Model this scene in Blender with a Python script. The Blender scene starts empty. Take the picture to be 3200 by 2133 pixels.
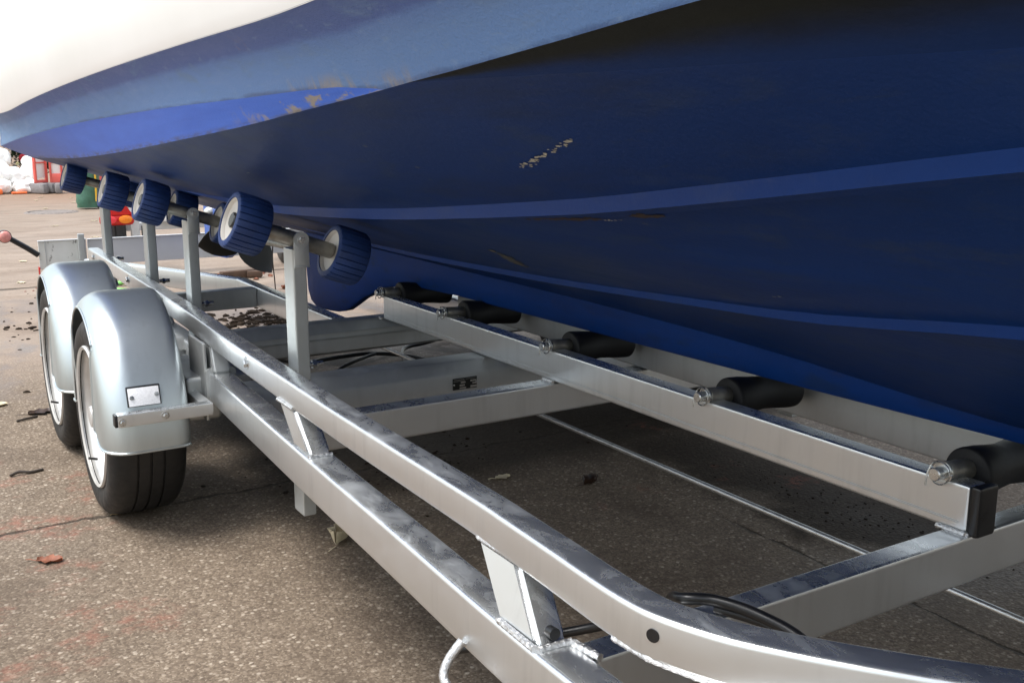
import bpy, bmesh, math, random
import numpy as np
from mathutils import Vector, Matrix, noise
R = math.radians
rnd = random.Random(7)
sc = bpy.context.scene
col = sc.collection

# ------------------------------------------------------------------ camera
cam = bpy.data.cameras.new("camera")
cam.sensor_width = 36.0
cam.lens = 36.0
cam.clip_start = 0.02
cam.clip_end = 500
camo = bpy.data.objects.new("camera", cam)
col.objects.link(camo)
camo.location = (0, 0, 1.0)
camo.rotation_euler = (R(90 - 11.76), 0, R(-31.6))
sc.camera = camo

# ------------------------------------------------------------------ sky, sun, exposure
SUN_EL, SUN_AZ = 66.0, -84.0          # azimuth measured from +Y towards +X
w = bpy.data.worlds.new("World"); sc.world = w; w.use_nodes = True
nt = w.node_tree
bg = nt.nodes["Background"]
sky = nt.nodes.new("ShaderNodeTexSky"); sky.sky_type = 'NISHITA'
sky.sun_disc = False
sky.sun_elevation = R(SUN_EL); sky.sun_rotation = R(SUN_AZ)
sky.air_density = 1.6; sky.dust_density = 2.5; sky.ozone_density = 1.0
hs = nt.nodes.new("ShaderNodeHueSaturation")
hs.inputs["Saturation"].default_value = 0.50
nt.links.new(sky.outputs[0], hs.inputs["Color"])
nt.links.new(hs.outputs[0], bg.inputs["Color"])
bg.inputs["Strength"].default_value = 0.115
sun = bpy.data.lights.new("sun", 'SUN'); sun.energy = 1.5; sun.angle = R(28); sun.color = (1, 0.985, 0.96)
suno = bpy.data.objects.new("sun", sun); col.objects.link(suno)
sd = Vector((math.sin(R(SUN_AZ)) * math.cos(R(SUN_EL)), math.cos(R(SUN_AZ)) * math.cos(R(SUN_EL)), math.sin(R(SUN_EL))))
suno.rotation_euler = (-sd).to_track_quat('-Z', 'Y').to_euler()
sc.view_settings.view_transform = 'Standard'
sc.view_settings.look = 'None'
sc.view_settings.exposure = 1.32
sc.view_settings.gamma = 1.0

# ------------------------------------------------------------------ material helpers
class NT:
    def __init__(s, name):
        s.m = bpy.data.materials.new(name); s.m.use_nodes = True
        s.t = s.m.node_tree; s.b = s.t.nodes["Principled BSDF"]
        s.geo = s.t.nodes.new("ShaderNodeTexCoord")
    def n(s, typ, **kw):
        x = s.t.nodes.new(typ)
        for k, v in kw.items(): setattr(x, k, v)
        return x
    def link(s, a, b): s.t.links.new(a, b)
    def setin(s, x, k, v):
        if hasattr(v, 'is_linked') or isinstance(v, bpy.types.NodeSocket): s.link(v, x.inputs[k])
        else: x.inputs[k].default_value = v
    def co(s, scale=(1, 1, 1), src='Object', rot=(0, 0, 0)):
        mp = s.n("ShaderNodeMapping"); mp.inputs['Scale'].default_value = scale; mp.inputs['Rotation'].default_value = rot
        s.link(s.geo.outputs[src], mp.inputs['Vector']); return mp.outputs[0]
    def noise(s, scale, detail=4, rough=.55, vec=None, dist=0.0):
        x = s.n("ShaderNodeTexNoise"); x.inputs['Scale'].default_value = scale
        x.inputs['Detail'].default_value = detail; x.inputs['Roughness'].default_value = rough; x.inputs['Distortion'].default_value = dist
        s.link(vec if vec is not None else s.geo.outputs['Object'], x.inputs['Vector']); return x.outputs['Fac']
    def voro(s, scale, vec=None, feature='F1', out='Distance', rand=1.0):
        x = s.n("ShaderNodeTexVoronoi", feature=feature); x.inputs['Scale'].default_value = scale; x.inputs['Randomness'].default_value = rand
        s.link(vec if vec is not None else s.geo.outputs['Object'], x.inputs['Vector']); return x.outputs[out]
    def ramp(s, fac, stops, interp='LINEAR'):
        x = s.n("ShaderNodeValToRGB"); r = x.color_ramp; r.interpolation = interp
        while len(r.elements) < len(stops): r.elements.new(.5)
        for e, (p, c) in zip(r.elements, stops):
            e.position = p; e.color = (c, c, c, 1) if not hasattr(c, '__len__') else tuple(c) + (1,)
        s.link(fac, x.inputs[0]); return x.outputs[0]
    def mix(s, f, a, b, blend='MIX'):
        x = s.n("ShaderNodeMix", data_type='RGBA', blend_type=blend)
        for k, v in ((0, f), (6, a), (7, b)):
            if isinstance(v, bpy.types.NodeSocket): s.link(v, x.inputs[k])
            elif k == 0: x.inputs[k].default_value = v
            else: x.inputs[k].default_value = tuple(v) + (1,) if len(v) == 3 else v
        return x.outputs[2]
    def math(s, op, a, b=0.0, c=None, clamp=False):
        x = s.n("ShaderNodeMath", operation=op); x.use_clamp = clamp
        for k, v in ((0, a), (1, b), (2, c)):
            if v is None: continue
            if isinstance(v, bpy.types.NodeSocket): s.link(v, x.inputs[k])
            else: x.inputs[k].default_value = v
        return x.outputs[0]
    def sep(s, src='Object'):
        x = s.n("ShaderNodeSeparateXYZ"); s.link(s.geo.outputs[src], x.inputs[0]); return x.outputs
    def smooth(s, v, a, b):
        x = s.n("ShaderNodeMapRange", interpolation_type='SMOOTHSTEP'); x.inputs[1].default_value = a; x.inputs[2].default_value = b
        s.link(v, x.inputs[0]); return x.outputs[0]
    def bump(s, h, strength=.3, dist=.01, normal=None):
        x = s.n("ShaderNodeBump"); x.inputs['Strength'].default_value = strength; x.inputs['Distance'].default_value = dist
        s.link(h, x.inputs['Height'])
        if normal is not None: s.link(normal, x.inputs['Normal'])
        return x.outputs[0]
    def out(s, base=None, rough=None, metal=None, normal=None, spec=None, coat=None):
        for k, v in (('Base Color', base), ('Roughness', rough), ('Metallic', metal), ('Normal', normal), ('Specular IOR Level', spec), ('Coat Weight', coat)):
            if v is None: continue
            if isinstance(v, bpy.types.NodeSocket): s.link(v, s.b.inputs[k])
            elif k == 'Base Color': s.b.inputs[k].default_value = tuple(v) + (1,)
            else: s.b.inputs[k].default_value = v
        return s.m

def simple(name, c, rough=.5, metal=0.0, var=.25, scale=30, bumps=.1, dist=.002, spec=None):
    k = NT(name); f = k.noise(scale, 5, .6)
    c2 = tuple(x * (1 - var) for x in c); c3 = tuple(min(1, x * (1 + var)) for x in c)
    k.out(k.ramp(f, [(.3, c2), (.7, c3)]), k.ramp(f, [(.25, max(0, rough - .1)), (.75, min(1, rough + .1))]), metal, k.bump(f, bumps, dist), spec)
    return k.m

def galv(name, base=(.72, .735, .74), rough=.22, blot=.60, scale=20, side=.20, metal=.92, bstr=.035):
    k = NT(name)
    a = k.noise(scale, 7, .68, k.co((1.3, .6, 1)), .9); b = k.noise(90, 3, .6); c = k.noise(2.4, 4, .55)
    streak = k.noise(30, 4, .55, k.co((1, 1, .12)))
    blotch = k.smooth(k.math('ADD', k.math('MULTIPLY', a, .62), k.math('MULTIPLY', c, .42)),   .44, .72)
    gn = k.n('ShaderNodeNewGeometry'); nz = k.n('ShaderNodeSeparateXYZ'); k.link(gn.outputs['Normal'], nz.inputs[0])
    top = k.smooth(nz.outputs[2], .3, .9)
    bl = k.math('MULTIPLY', k.math('MULTIPLY', blotch, blot), k.math('MULTIPLY_ADD', top, 1 - side, side))
    colr = k.mix(bl, base, (.72, .75, .77))
    colr = k.mix(k.math('MULTIPLY', k.smooth(streak, .5, .75), .40), colr, tuple(x * .78 for x in base))
    rg = k.math('ADD', k.math('ADD', k.math('MULTIPLY', bl, .22), k.math('MULTIPLY', k.math('SUBTRACT', 1.0, top), .12)), k.math('ADD', rough, k.math('MULTIPLY', streak, .06)))
    mt = k.math('SUBTRACT', metal, k.math('MULTIPLY', bl, .35))
    k.out(colr, rg, mt, k.bump(b, bstr, .002))
    return k.m

M = {}
M['galv'] = galv('galvanised_steel')
M['galv_dull'] = galv('dull_galvanised_steel', (.50, .515, .51), .40, .5, 14, .4, .82)
M['galv_post'] = galv('galvanised_post', (.52, .55, .55), .32, .6, 12, .6, .9)
M['zinc'] = simple('zinc_plated', (.62, .63, .62), .28, .95, .12, 60, .05)
M['weld'] = simple('weld_bead', (.66, .66, .66), .34, .9, .2, 160, .6, .004)
M['guard'] = galv('galvanised_mudguard', (.55, .60, .61), .27, .0, 3, .5, .92, .012)
M['rubber'] = simple('black_rubber', (.012, .012, .013), .5, 0, .3, 40, .1)
M['roller_rubber'] = simple('keel_roller_rubber', (.009, .009, .010), .62, 0, .3, 40, .1, .002, .3)
M['plastic_black'] = simple('black_plastic', (.010, .010, .011), .35, 0, .2, 30, .05)
M['roller_blue'] = simple('blue_roller_rubber', (.011, .036, .140), .6, 0, .3, 26, .3)
M['hub_white'] = simple('off_white_plastic', (.62, .58, .52), .45, 0, .10, 20, .05)
M['rim'] = simple('silver_wheel_paint', (.60, .59, .57), .36, .45, .12, 14, .04)
M['shaft'] = simple('weathered_galvanised_tube', (.30, .29, .26), .5, .75, .45, 24, .25)
M['rod'] = simple('brake_rod_zinc', (.62, .63, .62), .35, .85, .15, 60, .1)
M['bottom_mud'] = simple('dark_keel_paint', (.010, .03, .12), .5, 0, .3, 12, .1)
M['prop'] = simple('black_propeller_paint', (.015, .015, .013), .55, 0, .4, 30, .2)
M['rudder'] = simple('rudder_blue_paint', (.045, .11, .38), .5, 0, .25, 16, .1)
M['reflector'] = simple('white_reflector', (.80, .80, .82), .12, 0, .10, 260, .5, .002)
M['plate_dark'] = simple('dark_data_plate', (.012, .014, .012), .35, .2, .3, 60, .05)
M['plate_text'] = simple('pale_print', (.33, .31, .28), .5, 0, .2, 90, .05)
M['red'] = simple('red_lens', (.55, .018, .015), .18, 0, .18, 60, .2)
M['red_bright'] = simple('red_lamp_lens', (.85, .05, .06), .12, 0, .15, 90, .3)
M['amber'] = simple('amber_lamp_lens', (.90, .24, .02), .12, 0, .15, 90, .3)
M['pink'] = simple('faded_red_lens', (.62, .25, .22), .3, 0, .15, 60, .1)
M['barrier'] = simple('red_barrier_plastic', (.70, .12, .095), .45, 0, .12, 6, .05)
M['barrier_white'] = simple('white_barrier_board', (.82, .82, .80), .45, 0, .05, 6, .05)
M['grey_foot'] = simple('grey_rubber_foot', (.22, .21, .21), .7, 0, .25, 14, .2)
M['sack'] = simple('white_sack_cloth', (.84, .83, .80), .75, 0, .06, 22, .5, .01)
M['tarp'] = simple('green_tarpaulin', (.045, .13, .085), .45, 0, .3, 12, .5, .02)
M['yellow'] = simple('yellow_strap_web', (.72, .42, .03), .6, 0, .15, 50, .2)
M['orange'] = simple('orange_plastic', (.85, .17, .04), .5, 0, .12, 9, .05)
M['wood'] = simple('weathered_wood', (.075, .042, .026), .8, 0, .4, 22, .5)
M['leaf_brown'] = simple('brown_leaf', (.20, .065, .03), .6, 0, .4, 60, .4)
M['leaf_tan'] = simple('tan_leaf', (.42, .30, .16), .6, 0, .3, 60, .4)
M['leaf_pale'] = simple('pale_leaf', (.55, .47, .32), .6, 0, .25, 60, .4)
M['leaf_dark'] = simple('dark_wet_leaf', (.035, .017, .010), .45, 0, .4, 60, .4)
M['twig'] = simple('dark_twig', (.035, .025, .018), .7, 0, .3, 40, .5)
M['mud'] = simple('dark_mud', (.022, .015, .010), .9, 0, .5, 18, .9, .02, .1)
M['foliage'] = simple('dark_foliage', (.015, .03, .012), .5, 0, .5, 14, .2)
M['bloom_pink'] = simple('red_bloom', (.50, .07, .09), .6, 0, .3, 20, .2)
M['bloom_pale'] = simple('cream_bloom', (.70, .68, .45), .6, 0, .2, 20, .2)
M['green_strap'] = simple('green_strap', (.20, .55, .12), .5, 0, .2, 30, .2)
M['alu'] = simple('painted_light_grey', (.58, .59, .60), .4, .1, .1, 10, .05)
M['cord'] = simple('thin_dark_cord', (.06, .045, .035), .8, 0, .3, 80, .3)
M['iron'] = simple('cast_iron', (.20, .17, .15), .7, .2, .4, 30, .5)

# light board: painted galvanised sheet with mud spots on its near end
k = NT('spotted_board'); s1_ = k.noise(26, 4, .65, k.co((1, 1, .55))); s2_ = k.noise(7, 4)
spots = k.ramp(s1_, [(.60, 0.0), (.66, 1.0)])
M['spotted'] = k.out(k.mix(k.math('MULTIPLY', spots, .85), k.ramp(s2_, [(.3, (.58, .58, .55)), (.7, (.72, .72, .69))]), (.09, .08, .065)), .5, .35, k.bump(s2_, .1, .004))
k = NT('grey_board'); f = k.noise(3, 5)
M['board'] = k.out(k.ramp(f, [(.3, (.50, .51, .52)), (.7, (.60, .61, .62))]), .45, .15, k.bump(k.noise(50, 3), .05, .002))

# tyre: dark rubber with fine lateral sipes
k = NT('tyre_rubber'); f = k.noise(12, 5, .65); g = k.noise(55, 3)
M['tyre'] = k.out(k.mix(k.ramp(f, [(.45, 0.0), (.75, .6)]), (.008, .008, .008), (.026, .024, .022)), k.ramp(g, [(.3, .5), (.7, .72)]), 0.0, k.bump(g, .25, .004))

# antifouled bottom
def hullpaint(name, base, grime, gr, sc_=1.0, rough=.42, grimeamt=.6, bmp=.16, spec=.14):
    k = NT(name)
    a = k.noise(2.2 * sc_, 6, .62, k.co((1, .45, 1)), .6); b = k.noise(17, 5, .65, k.co((1, .35, 1))); c = k.noise(140, 3, .6)
    d = k.noise(6, 6, .7, k.co((1.5, .3, 1.5)))
    col_ = k.ramp(a, [(.25, tuple(x * .72 for x in base)), (.75, tuple(min(1, x * 1.3) for x in base))])
    col_ = k.mix(k.math('MULTIPLY', k.smooth(d, .48, .74), grimeamt), col_, grime)
    col_ = k.mix(k.math('MULTIPLY', k.smooth(b, .52, .70), .75), col_, gr)
    e = k.noise(34, 6, .75, k.co((1, .18, 1)), .3); e2 = k.noise(1.6, 3, .5)
    col_ = k.mix(k.math('MULTIPLY', k.smooth(e, .58, .70), k.math('MULTIPLY', k.smooth(e2, .40, .58), .75)), col_, tuple(x * 1.5 for x in grime))
    p = k.voro(20, k.co((1, .6, 1))); p2 = k.noise(5, 3)
    col_ = k.mix(k.math('MULTIPLY', k.smooth(p, .085, .05), k.math('MULTIPLY', k.smooth(p2, .56, .64), .6)), col_, (.10, .11, .12))
    nb = k.bump(c, .22, .002); nb = k.bump(b, bmp, .004, nb)
    return k.out(col_, k.ramp(a, [(.3, rough - .08), (.7, rough + .14)]), 0.0, nb, spec)
M['antifoul'] = hullpaint('dark_blue_antifoul', (.0033, .0300, .150), (.012, .024, .064), (.017, .040, .120), 1.0, .42, .6)
M['strake'] = hullpaint('blue_spray_rail_paint', (.0058, .038, .185), (.014, .032, .11), (.017, .043, .15), 1.0, .5, .3)
M['keelpaint'] = hullpaint('keel_paint', (.0035, .033, .170), (.012, .020, .070), (.010, .030, .10), 1.0, .5, .5)
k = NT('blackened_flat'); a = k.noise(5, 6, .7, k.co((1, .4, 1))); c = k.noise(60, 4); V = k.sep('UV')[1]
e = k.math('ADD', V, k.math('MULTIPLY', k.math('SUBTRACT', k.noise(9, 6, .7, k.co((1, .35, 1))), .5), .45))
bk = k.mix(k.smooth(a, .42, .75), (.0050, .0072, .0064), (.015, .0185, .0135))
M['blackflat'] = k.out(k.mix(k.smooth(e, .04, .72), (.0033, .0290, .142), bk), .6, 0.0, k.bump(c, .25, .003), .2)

# hull side: weathered blue above the chine (UV: x = metres along hull, y = 0 chine .. 1 waterline)
k = NT('weathered_blue_side')
uv = k.sep('UV'); V = uv[1]; U = uv[0]
mp = k.co((1, 1, 1), 'UV')
n1 = k.noise(3.2, 7, .68, k.co((2.2, .9, 1), 'UV'), .4); n2 = k.noise(30, 5, .65, k.co((1, .25, 1), 'UV')); n3 = k.noise(260, 2, .6)
n4 = k.noise(5, 7, .72, k.co((2.6, .10, 1), 'UV'), .6)
Vn = k.math('ADD', V, k.math('MULTIPLY', k.math('SUBTRACT', n1, .5), .20))
cc = k.ramp(Vn, [(0, (.055, .12, .29)), (.06, (.115, .235, .50)), (.45, (.125, .25, .54)), (.62, (.110, .22, .52)), (.70, (.068, .130, .39)), (.97, (.066, .120, .35)), (1.0, (.12, .19, .42))])
cc = k.mix(k.smooth(n1, .50, .78), cc, (.15, .25, .44))
cc = k.mix(k.math('MULTIPLY', k.smooth(n2, .56, .74), .5), cc, (.20, .31, .50))
cc = k.mix(k.math('MULTIPLY', k.smooth(U, 3.2, 4.7), .55), cc, (.13, .20, .26))
cc = k.mix(k.math('MULTIPLY', k.math('MULTIPLY', k.smooth(V, .26, .02), k.smooth(n4, .48, .60)), k.math('MULTIPLY', k.smooth(U, .92, 1.08), k.math('MULTIPLY', k.smooth(U, 1.48, 1.20), .75))), cc, (.30, .27, .235))
cc = k.mix(k.math('MULTIPLY', k.math('MULTIPLY', k.smooth(V, .5, .9), k.smooth(n4, .64, .72)), k.smooth(U, 1.2, 1.6)), cc, (.21, .19, .24))
M['side'] = k.out(cc, k.ramp(n1, [(.3, .5), (.7, .68)]), 0.0, k.bump(n3, .35, .0025, k.bump(n2, .12, .004)))
k = NT('bright_blue_chine'); uv = k.sep('UV'); V = uv[1]; U = uv[0]
n4 = k.noise(6, 7, .74, k.co((2.4, .12, 1), 'UV'), .6); n1 = k.noise(4, 5, .6, k.co((1, .6, 1), 'UV')); n3 = k.noise(260, 2)
cc = k.ramp(n1, [(.3, (.018, .12, .62)), (.7, (.035, .16, .72))])
cc = k.mix(k.math('MULTIPLY', k.smooth(U, 2.8, 4.7), .45), cc, (.13, .17, .45))
cc = k.mix(k.math('MULTIPLY', k.smooth(k.math('SUBTRACT', n4, k.math('MULTIPLY', V, .10)), .50, .58), k.math('MULTIPLY', k.smooth(U, 1.75, 1.35), k.smooth(U, .9, 1.15))), cc, (.31, .28, .25))
cc = k.mix(k.math('MULTIPLY', k.smooth(V, .20, .0), k.math('MULTIPLY', k.smooth(k.noise(13, 6, .75, k.co((1, .5, 1), 'UV')), .40, .62), .8)), cc, (.05, .05, .07))
M['chineblue'] = k.out(cc, .5, 0.0, k.bump(n3, .3, .002))
k = NT('white_gelcoat'); a = k.noise(2, 4)
M['white'] = k.out(k.ramp(a, [(.3, (.80, .80, .78)), (.7, (.86, .86, .85))]), .28, 0.0)

# ground: exposed-aggregate slab, brown, with stains, joints and muddy patches
k = NT('aggregate_ground')
xyz = k.sep('Object'); X, Y = xyz[0], xyz[1]
v1 = k.voro(105, out='Color'); d1 = k.voro(105, out='Distance'); v2 = k.voro(260, out='Color')
sc1 = k.n("ShaderNodeSeparateColor"); k.link(v1, sc1.inputs[0])
sc2 = k.n("ShaderNodeSeparateColor"); k.link(v2, sc2.inputs[0])
big = k.noise(.55, 6, .62, None, .5); mid = k.noise(3.4, 6, .65, None, .4); fine = k.noise(45, 5, .7); vf = k.noise(420, 2, .6)
stone = k.ramp(sc1.outputs[0], [(0, (.075, .058, .044)), (.35, (.125, .100, .078)), (.62, (.165, .135, .105)), (.82, (.21, .175, .14)), (.93, (.33, .29, .24)), (1, (.46, .42, .36))])
grit = k.ramp(sc2.outputs[1], [(0, (.085, .066, .050)), (.7, (.16, .13, .10)), (1, (.30, .26, .21))])
base = k.mix(k.smooth(d1, .30, .62), stone, grit)
fl = k.n('ShaderNodeSeparateColor'); k.link(k.voro(88, k.co((1, 1, 1), rot=(0, 0, .5)), out='Color'), fl.inputs[0])
fd = k.voro(88, k.co((1, 1, 1), rot=(0, 0, .5)), out='Distance')
base = k.mix(k.math('MULTIPLY', k.smooth(fl.outputs[0], .84, .90), k.smooth(fd, .42, .25)), base, k.mix(fl.outputs[1], (.20, .165, .13), (.40, .35, .29)))
base = k.mix(.28, base, k.ramp(fine, [(.3, (.085, .068, .053)), (.7, (.19, .155, .122))]))
base = k.mix(k.smooth(mid, .40, .74), base, k.mix(.55, base, (.060, .045, .034)))
base = k.mix(k.math('MULTIPLY', k.smooth(big, .48, .66), .45), base, (.070, .055, .044))
# far mud-washed tarmac
n_far = k.noise(1.4, 6, .65, k.co((1, 2.2, 1)), .6)
yy = k.math('ADD', Y, k.math('MULTIPLY', k.math('SUBTRACT', mid, .5), 1.2))
farc = k.ramp(n_far, [(.25, (.145, .112, .09)), (.48, (.235, .195, .165)), (.75, (.31, .265, .23))])
farc = k.mix(k.smooth(k.noise(26, 5, .7), .58, .72), farc, (.085, .06, .045))
farc = k.mix(.25, farc, base)
base = k.mix(k.smooth(yy, 3.9, 5.2), base, farc)
brown = k.math('MULTIPLY', k.smooth(k.math('ADD', Y, k.math('MULTIPLY', n_far, 5)), 15.5, 20.0), .7)
base = k.mix(brown, base, (.19, .125, .085))
# damp patch beyond the wheels
dmp = k.math('MULTIPLY', k.smooth(k.noise(2.3, 5, .6, k.co((1, .6, 1))), .47, .57), k.math('MULTIPLY', k.smooth(yy, 3.9, 4.6), k.smooth(yy, 8.0, 5.6)))
base = k.mix(k.math('MULTIPLY', dmp, .55), base, (.11, .095, .095))
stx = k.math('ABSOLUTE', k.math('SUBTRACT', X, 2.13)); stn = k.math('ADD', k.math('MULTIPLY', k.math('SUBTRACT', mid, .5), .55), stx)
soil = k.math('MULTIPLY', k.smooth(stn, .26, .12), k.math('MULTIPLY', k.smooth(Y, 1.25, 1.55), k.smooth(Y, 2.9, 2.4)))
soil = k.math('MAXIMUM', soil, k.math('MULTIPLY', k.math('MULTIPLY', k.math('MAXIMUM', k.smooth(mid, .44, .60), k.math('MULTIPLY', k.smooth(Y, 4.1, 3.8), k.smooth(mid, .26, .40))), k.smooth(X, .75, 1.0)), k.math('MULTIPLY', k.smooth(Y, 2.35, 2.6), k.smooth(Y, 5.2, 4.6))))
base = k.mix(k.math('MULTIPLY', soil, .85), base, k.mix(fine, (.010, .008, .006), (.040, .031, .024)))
# faded red paint marks
red = k.math('MULTIPLY', k.smooth(k.noise(2.6, 4, .6), .63, .70), k.smooth(k.noise(38, 4, .7), .42, .60))
red = k.math('MAXIMUM', red, k.math('MULTIPLY', k.math('MULTIPLY', k.smooth(k.noise(4.2, 5, .65), .50, .62), k.smooth(k.noise(38, 4, .7), .36, .60)), k.math('MULTIPLY', k.smooth(X, .50, .38), k.math('MULTIPLY', k.smooth(Y, 1.7, 2.1), k.smooth(Y, 3.7, 3.2)))))
base = k.mix(k.math('MULTIPLY', red, .30), base, (.30, .09, .065))
# slab joints
wob = k.math('MULTIPLY', k.math('SUBTRACT', k.noise(5, 5, .6), .5), .09)
j1 = k.math('ABSOLUTE', k.math('SUBTRACT', k.math('ADD', Y, wob), 2.73))
j2 = k.math('ABSOLUTE', k.math('SUBTRACT', k.math('ADD', X, k.math('MULTIPLY', wob, .4)), 1.80))
j3 = k.math('ABSOLUTE', k.math('SUBTRACT', k.math('ADD', Y, wob), 7.15))
jw = k.math('MULTIPLY_ADD', k.smooth(k.noise(11, 6, .75), .35, .75), .026, .0015)
def line(j, wd): return k.math('SUBTRACT', 1.0, k.math('DIVIDE', j, wd), clamp=True)
j2l = k.math('MULTIPLY', line(j2, jw), k.smooth(Y, 2.0, 1.6))
jn = k.math('MAXIMUM', line(j1, jw), k.math('MAXIMUM', j2l, k.math('MULTIPLY', line(j3, .05), .8)))
base = k.mix(k.math('MULTIPLY', k.smooth(jn, .05, .6), .82), base, (.028, .022, .016))
h = k.math('ADD', k.math('MULTIPLY', k.math('SUBTRACT', 1.0, d1), .5), k.math('MULTIPLY', fine, .4))
nb = k.bump(h, .55, .006); nb = k.bump(k.math('MULTIPLY', jn, -1.0), .6, .02, nb)
wet = k.math('MULTIPLY', k.smooth(k.noise(1.1, 4, .6), .42, .68), .22)
base = k.mix(1.0, base, (1.17, 1.10, 1.02), 'MULTIPLY')
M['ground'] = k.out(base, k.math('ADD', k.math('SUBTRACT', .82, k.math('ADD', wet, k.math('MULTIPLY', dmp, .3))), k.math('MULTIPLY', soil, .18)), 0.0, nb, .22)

# ------------------------------------------------------------------ mesh helpers
def link(name, me, mat, parent=None, smooth_deg=38, wn=False, loc=None):
    o = bpy.data.objects.new(name, me); col.objects.link(o)
    if mat is not None: me.materials.append(mat)
    for p in me.polygons: p.use_smooth = True
    me.set_sharp_from_angle(angle=R(smooth_deg))
    if wn:
        md = o.modifiers.new("wn", 'WEIGHTED_NORMAL'); md.keep_sharp = True; md.weight = 80
    if parent is not None: o.parent = parent
    return o
def obj(name, bm, mat, parent=None, smooth_deg=38, wn=False):
    bmesh.ops.recalc_face_normals(bm, faces=bm.faces)
    me = bpy.data.meshes.new(name); bm.to_mesh(me); bm.free()
    return link(name, me, mat, parent, smooth_deg, wn)
def thing(name, label, cat, loc=(0, 0, 0), group=None):
    o = bpy.data.objects.new(name, None); col.objects.link(o); o.location = loc; o.empty_display_size = .1
    o['label'] = label; o['category'] = cat
    if group: o['group'] = group
    return o
def tag(o, label, cat, group=None):
    o['label'] = label; o['category'] = cat
    if group: o['group'] = group
    return o
def at(o, off):            # move mesh of a part into its thing's local frame
    o.location = Vector(o.location) - Vector(off); return o

def box(bm, c, s, bev=.004, rot=None, seg=2):
    r = bmesh.ops.create_cube(bm, size=1.0); vs = r['verts']
    for v in vs: v.co = Vector((v.co.x * s[0], v.co.y * s[1], v.co.z * s[2]))
    if bev > 0:
        es = list({e for v in vs for e in v.link_edges})
        rr = bmesh.ops.bevel(bm, geom=es, offset=bev, segments=seg, affect='EDGES', profile=.5)
        vs = list({v for f in rr['faces'] for v in f.verts} | {v for v in vs if v.is_valid})
        seen = set(vs); st = list(vs)
        while st:
            v = st.pop()
            for e in v.link_edges:
                o_ = e.other_vert(v)
                if o_ not in seen: seen.add(o_); st.append(o_)
        vs = list(seen)
    if rot is not None: bmesh.ops.rotate(bm, verts=vs, cent=(0, 0, 0), matrix=rot)
    bmesh.ops.translate(bm, verts=vs, vec=c)
    return vs
def mbox(name, c, s, mat, parent, bev=.004, rot=None, wn=True):
    bm = bmesh.new(); box(bm, c, s, bev, rot); return obj(name, bm, mat, parent, wn=wn)
def frame(d):
    d = Vector(d).normalized(); up = Vector((0, 0, 1)) if abs(d.z) < .95 else Vector((0, 1, 0))
    s = d.cross(up).normalized(); return d, s, s.cross(d).normalized()
def loops_to_faces(bm, loops, closed_ring=True, cap=True):
    n = len(loops[0])
    for a, b in zip(loops[:-1], loops[1:]):
        for i in range(n if closed_ring else n - 1):
            j = (i + 1) % n
            bm.faces.new((a[i], a[j], b[j], b[i]))
    if cap and closed_ring:
        bm.faces.new(loops[0][::-1]); bm.faces.new(loops[-1])
def sweep(bm, path, prof, cap=True, ups=None):
    path = [Vector(p) for p in path]; loops = []
    for i, p in enumerate(path):
        if i == 0: d = path[1] - p
        elif i == len(path) - 1: d = p - path[i - 1]
        else: d = (path[i + 1] - p).normalized() + (p - path[i - 1]).normalized()
        d, s, u = frame(d)
        q = prof(i) if callable(prof) else prof
        k_ = 1.0
        loops.append([bm.verts.new(p + s * a * k_ + u * b) for a, b in q])
    loops_to_faces(bm, loops, True, cap)
def circ(r, n=12): return [(r * math.cos(2 * math.pi * i / n), r * math.sin(2 * math.pi * i / n)) for i in range(n)]
def rrect(wd, ht, r, seg=3):
    pts = []
    for cx_, cy_, a0 in ((wd / 2 - r, ht / 2 - r, 0), (-wd / 2 + r, ht / 2 - r, 90), (-wd / 2 + r, -ht / 2 + r, 180), (wd / 2 - r, -ht / 2 + r, 270)):
        for i in range(seg + 1):
            a = R(a0 + 90 * i / seg); pts.append((cx_ + r * math.cos(a), cy_ + r * math.sin(a)))
    return pts
def tube(name, path, r, mat, parent, n=12):
    bm = bmesh.new(); sweep(bm, path, circ(r, n)); return obj(name, bm, mat, parent, 60)
def spline(pts, n=8):
    P = [Vector(p) for p in pts]; out = []
    for i in range(len(P) - 1):
        p0 = P[max(i - 1, 0)]; p1 = P[i]; p2 = P[i + 1]; p3 = P[min(i + 2, len(P) - 1)]
        for j in range(n):
            t = j / n
            out.append(.5 * ((2 * p1) + (p2 - p0) * t + (2 * p0 - 5 * p1 + 4 * p2 - p3) * t * t + (3 * p1 - p0 - 3 * p2 + p3) * t ** 3))
    out.append(P[-1]); return out
def lathe(bm, prof, c, axis, n=48, cap=True):      # prof: (axial, radius)
    d, s, u = frame(axis); c = Vector(c); loops = []
    for a, r in prof:
        loops.append([bm.verts.new(c + d * a + (s * math.cos(2 * math.pi * i / n) + u * math.sin(2 * math.pi * i / n)) * r) for i in range(n)])
    loops_to_faces(bm, loops, True, cap)
def cyl(bm, a, b, r, n=16, ch=.0):
    a = Vector(a); b = Vector(b); L = (b - a).length
    pr = [(0, r), (L, r)] if ch <= 0 else [(0, r - ch), (ch, r), (L - ch, r), (L, r - ch)]
    lathe(bm, pr, a, b - a, n)
def bolt(bm, p, axis, r=.009, h=.007):
    d, s, u = frame(axis); p = Vector(p)
    lathe(bm, [(0, r * 1.5), (.002, r * 1.5)], p, axis, 16)
    lathe(bm, [(.002, r), (h, r), (h + .002, r * .8)], p, axis, 6)
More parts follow.
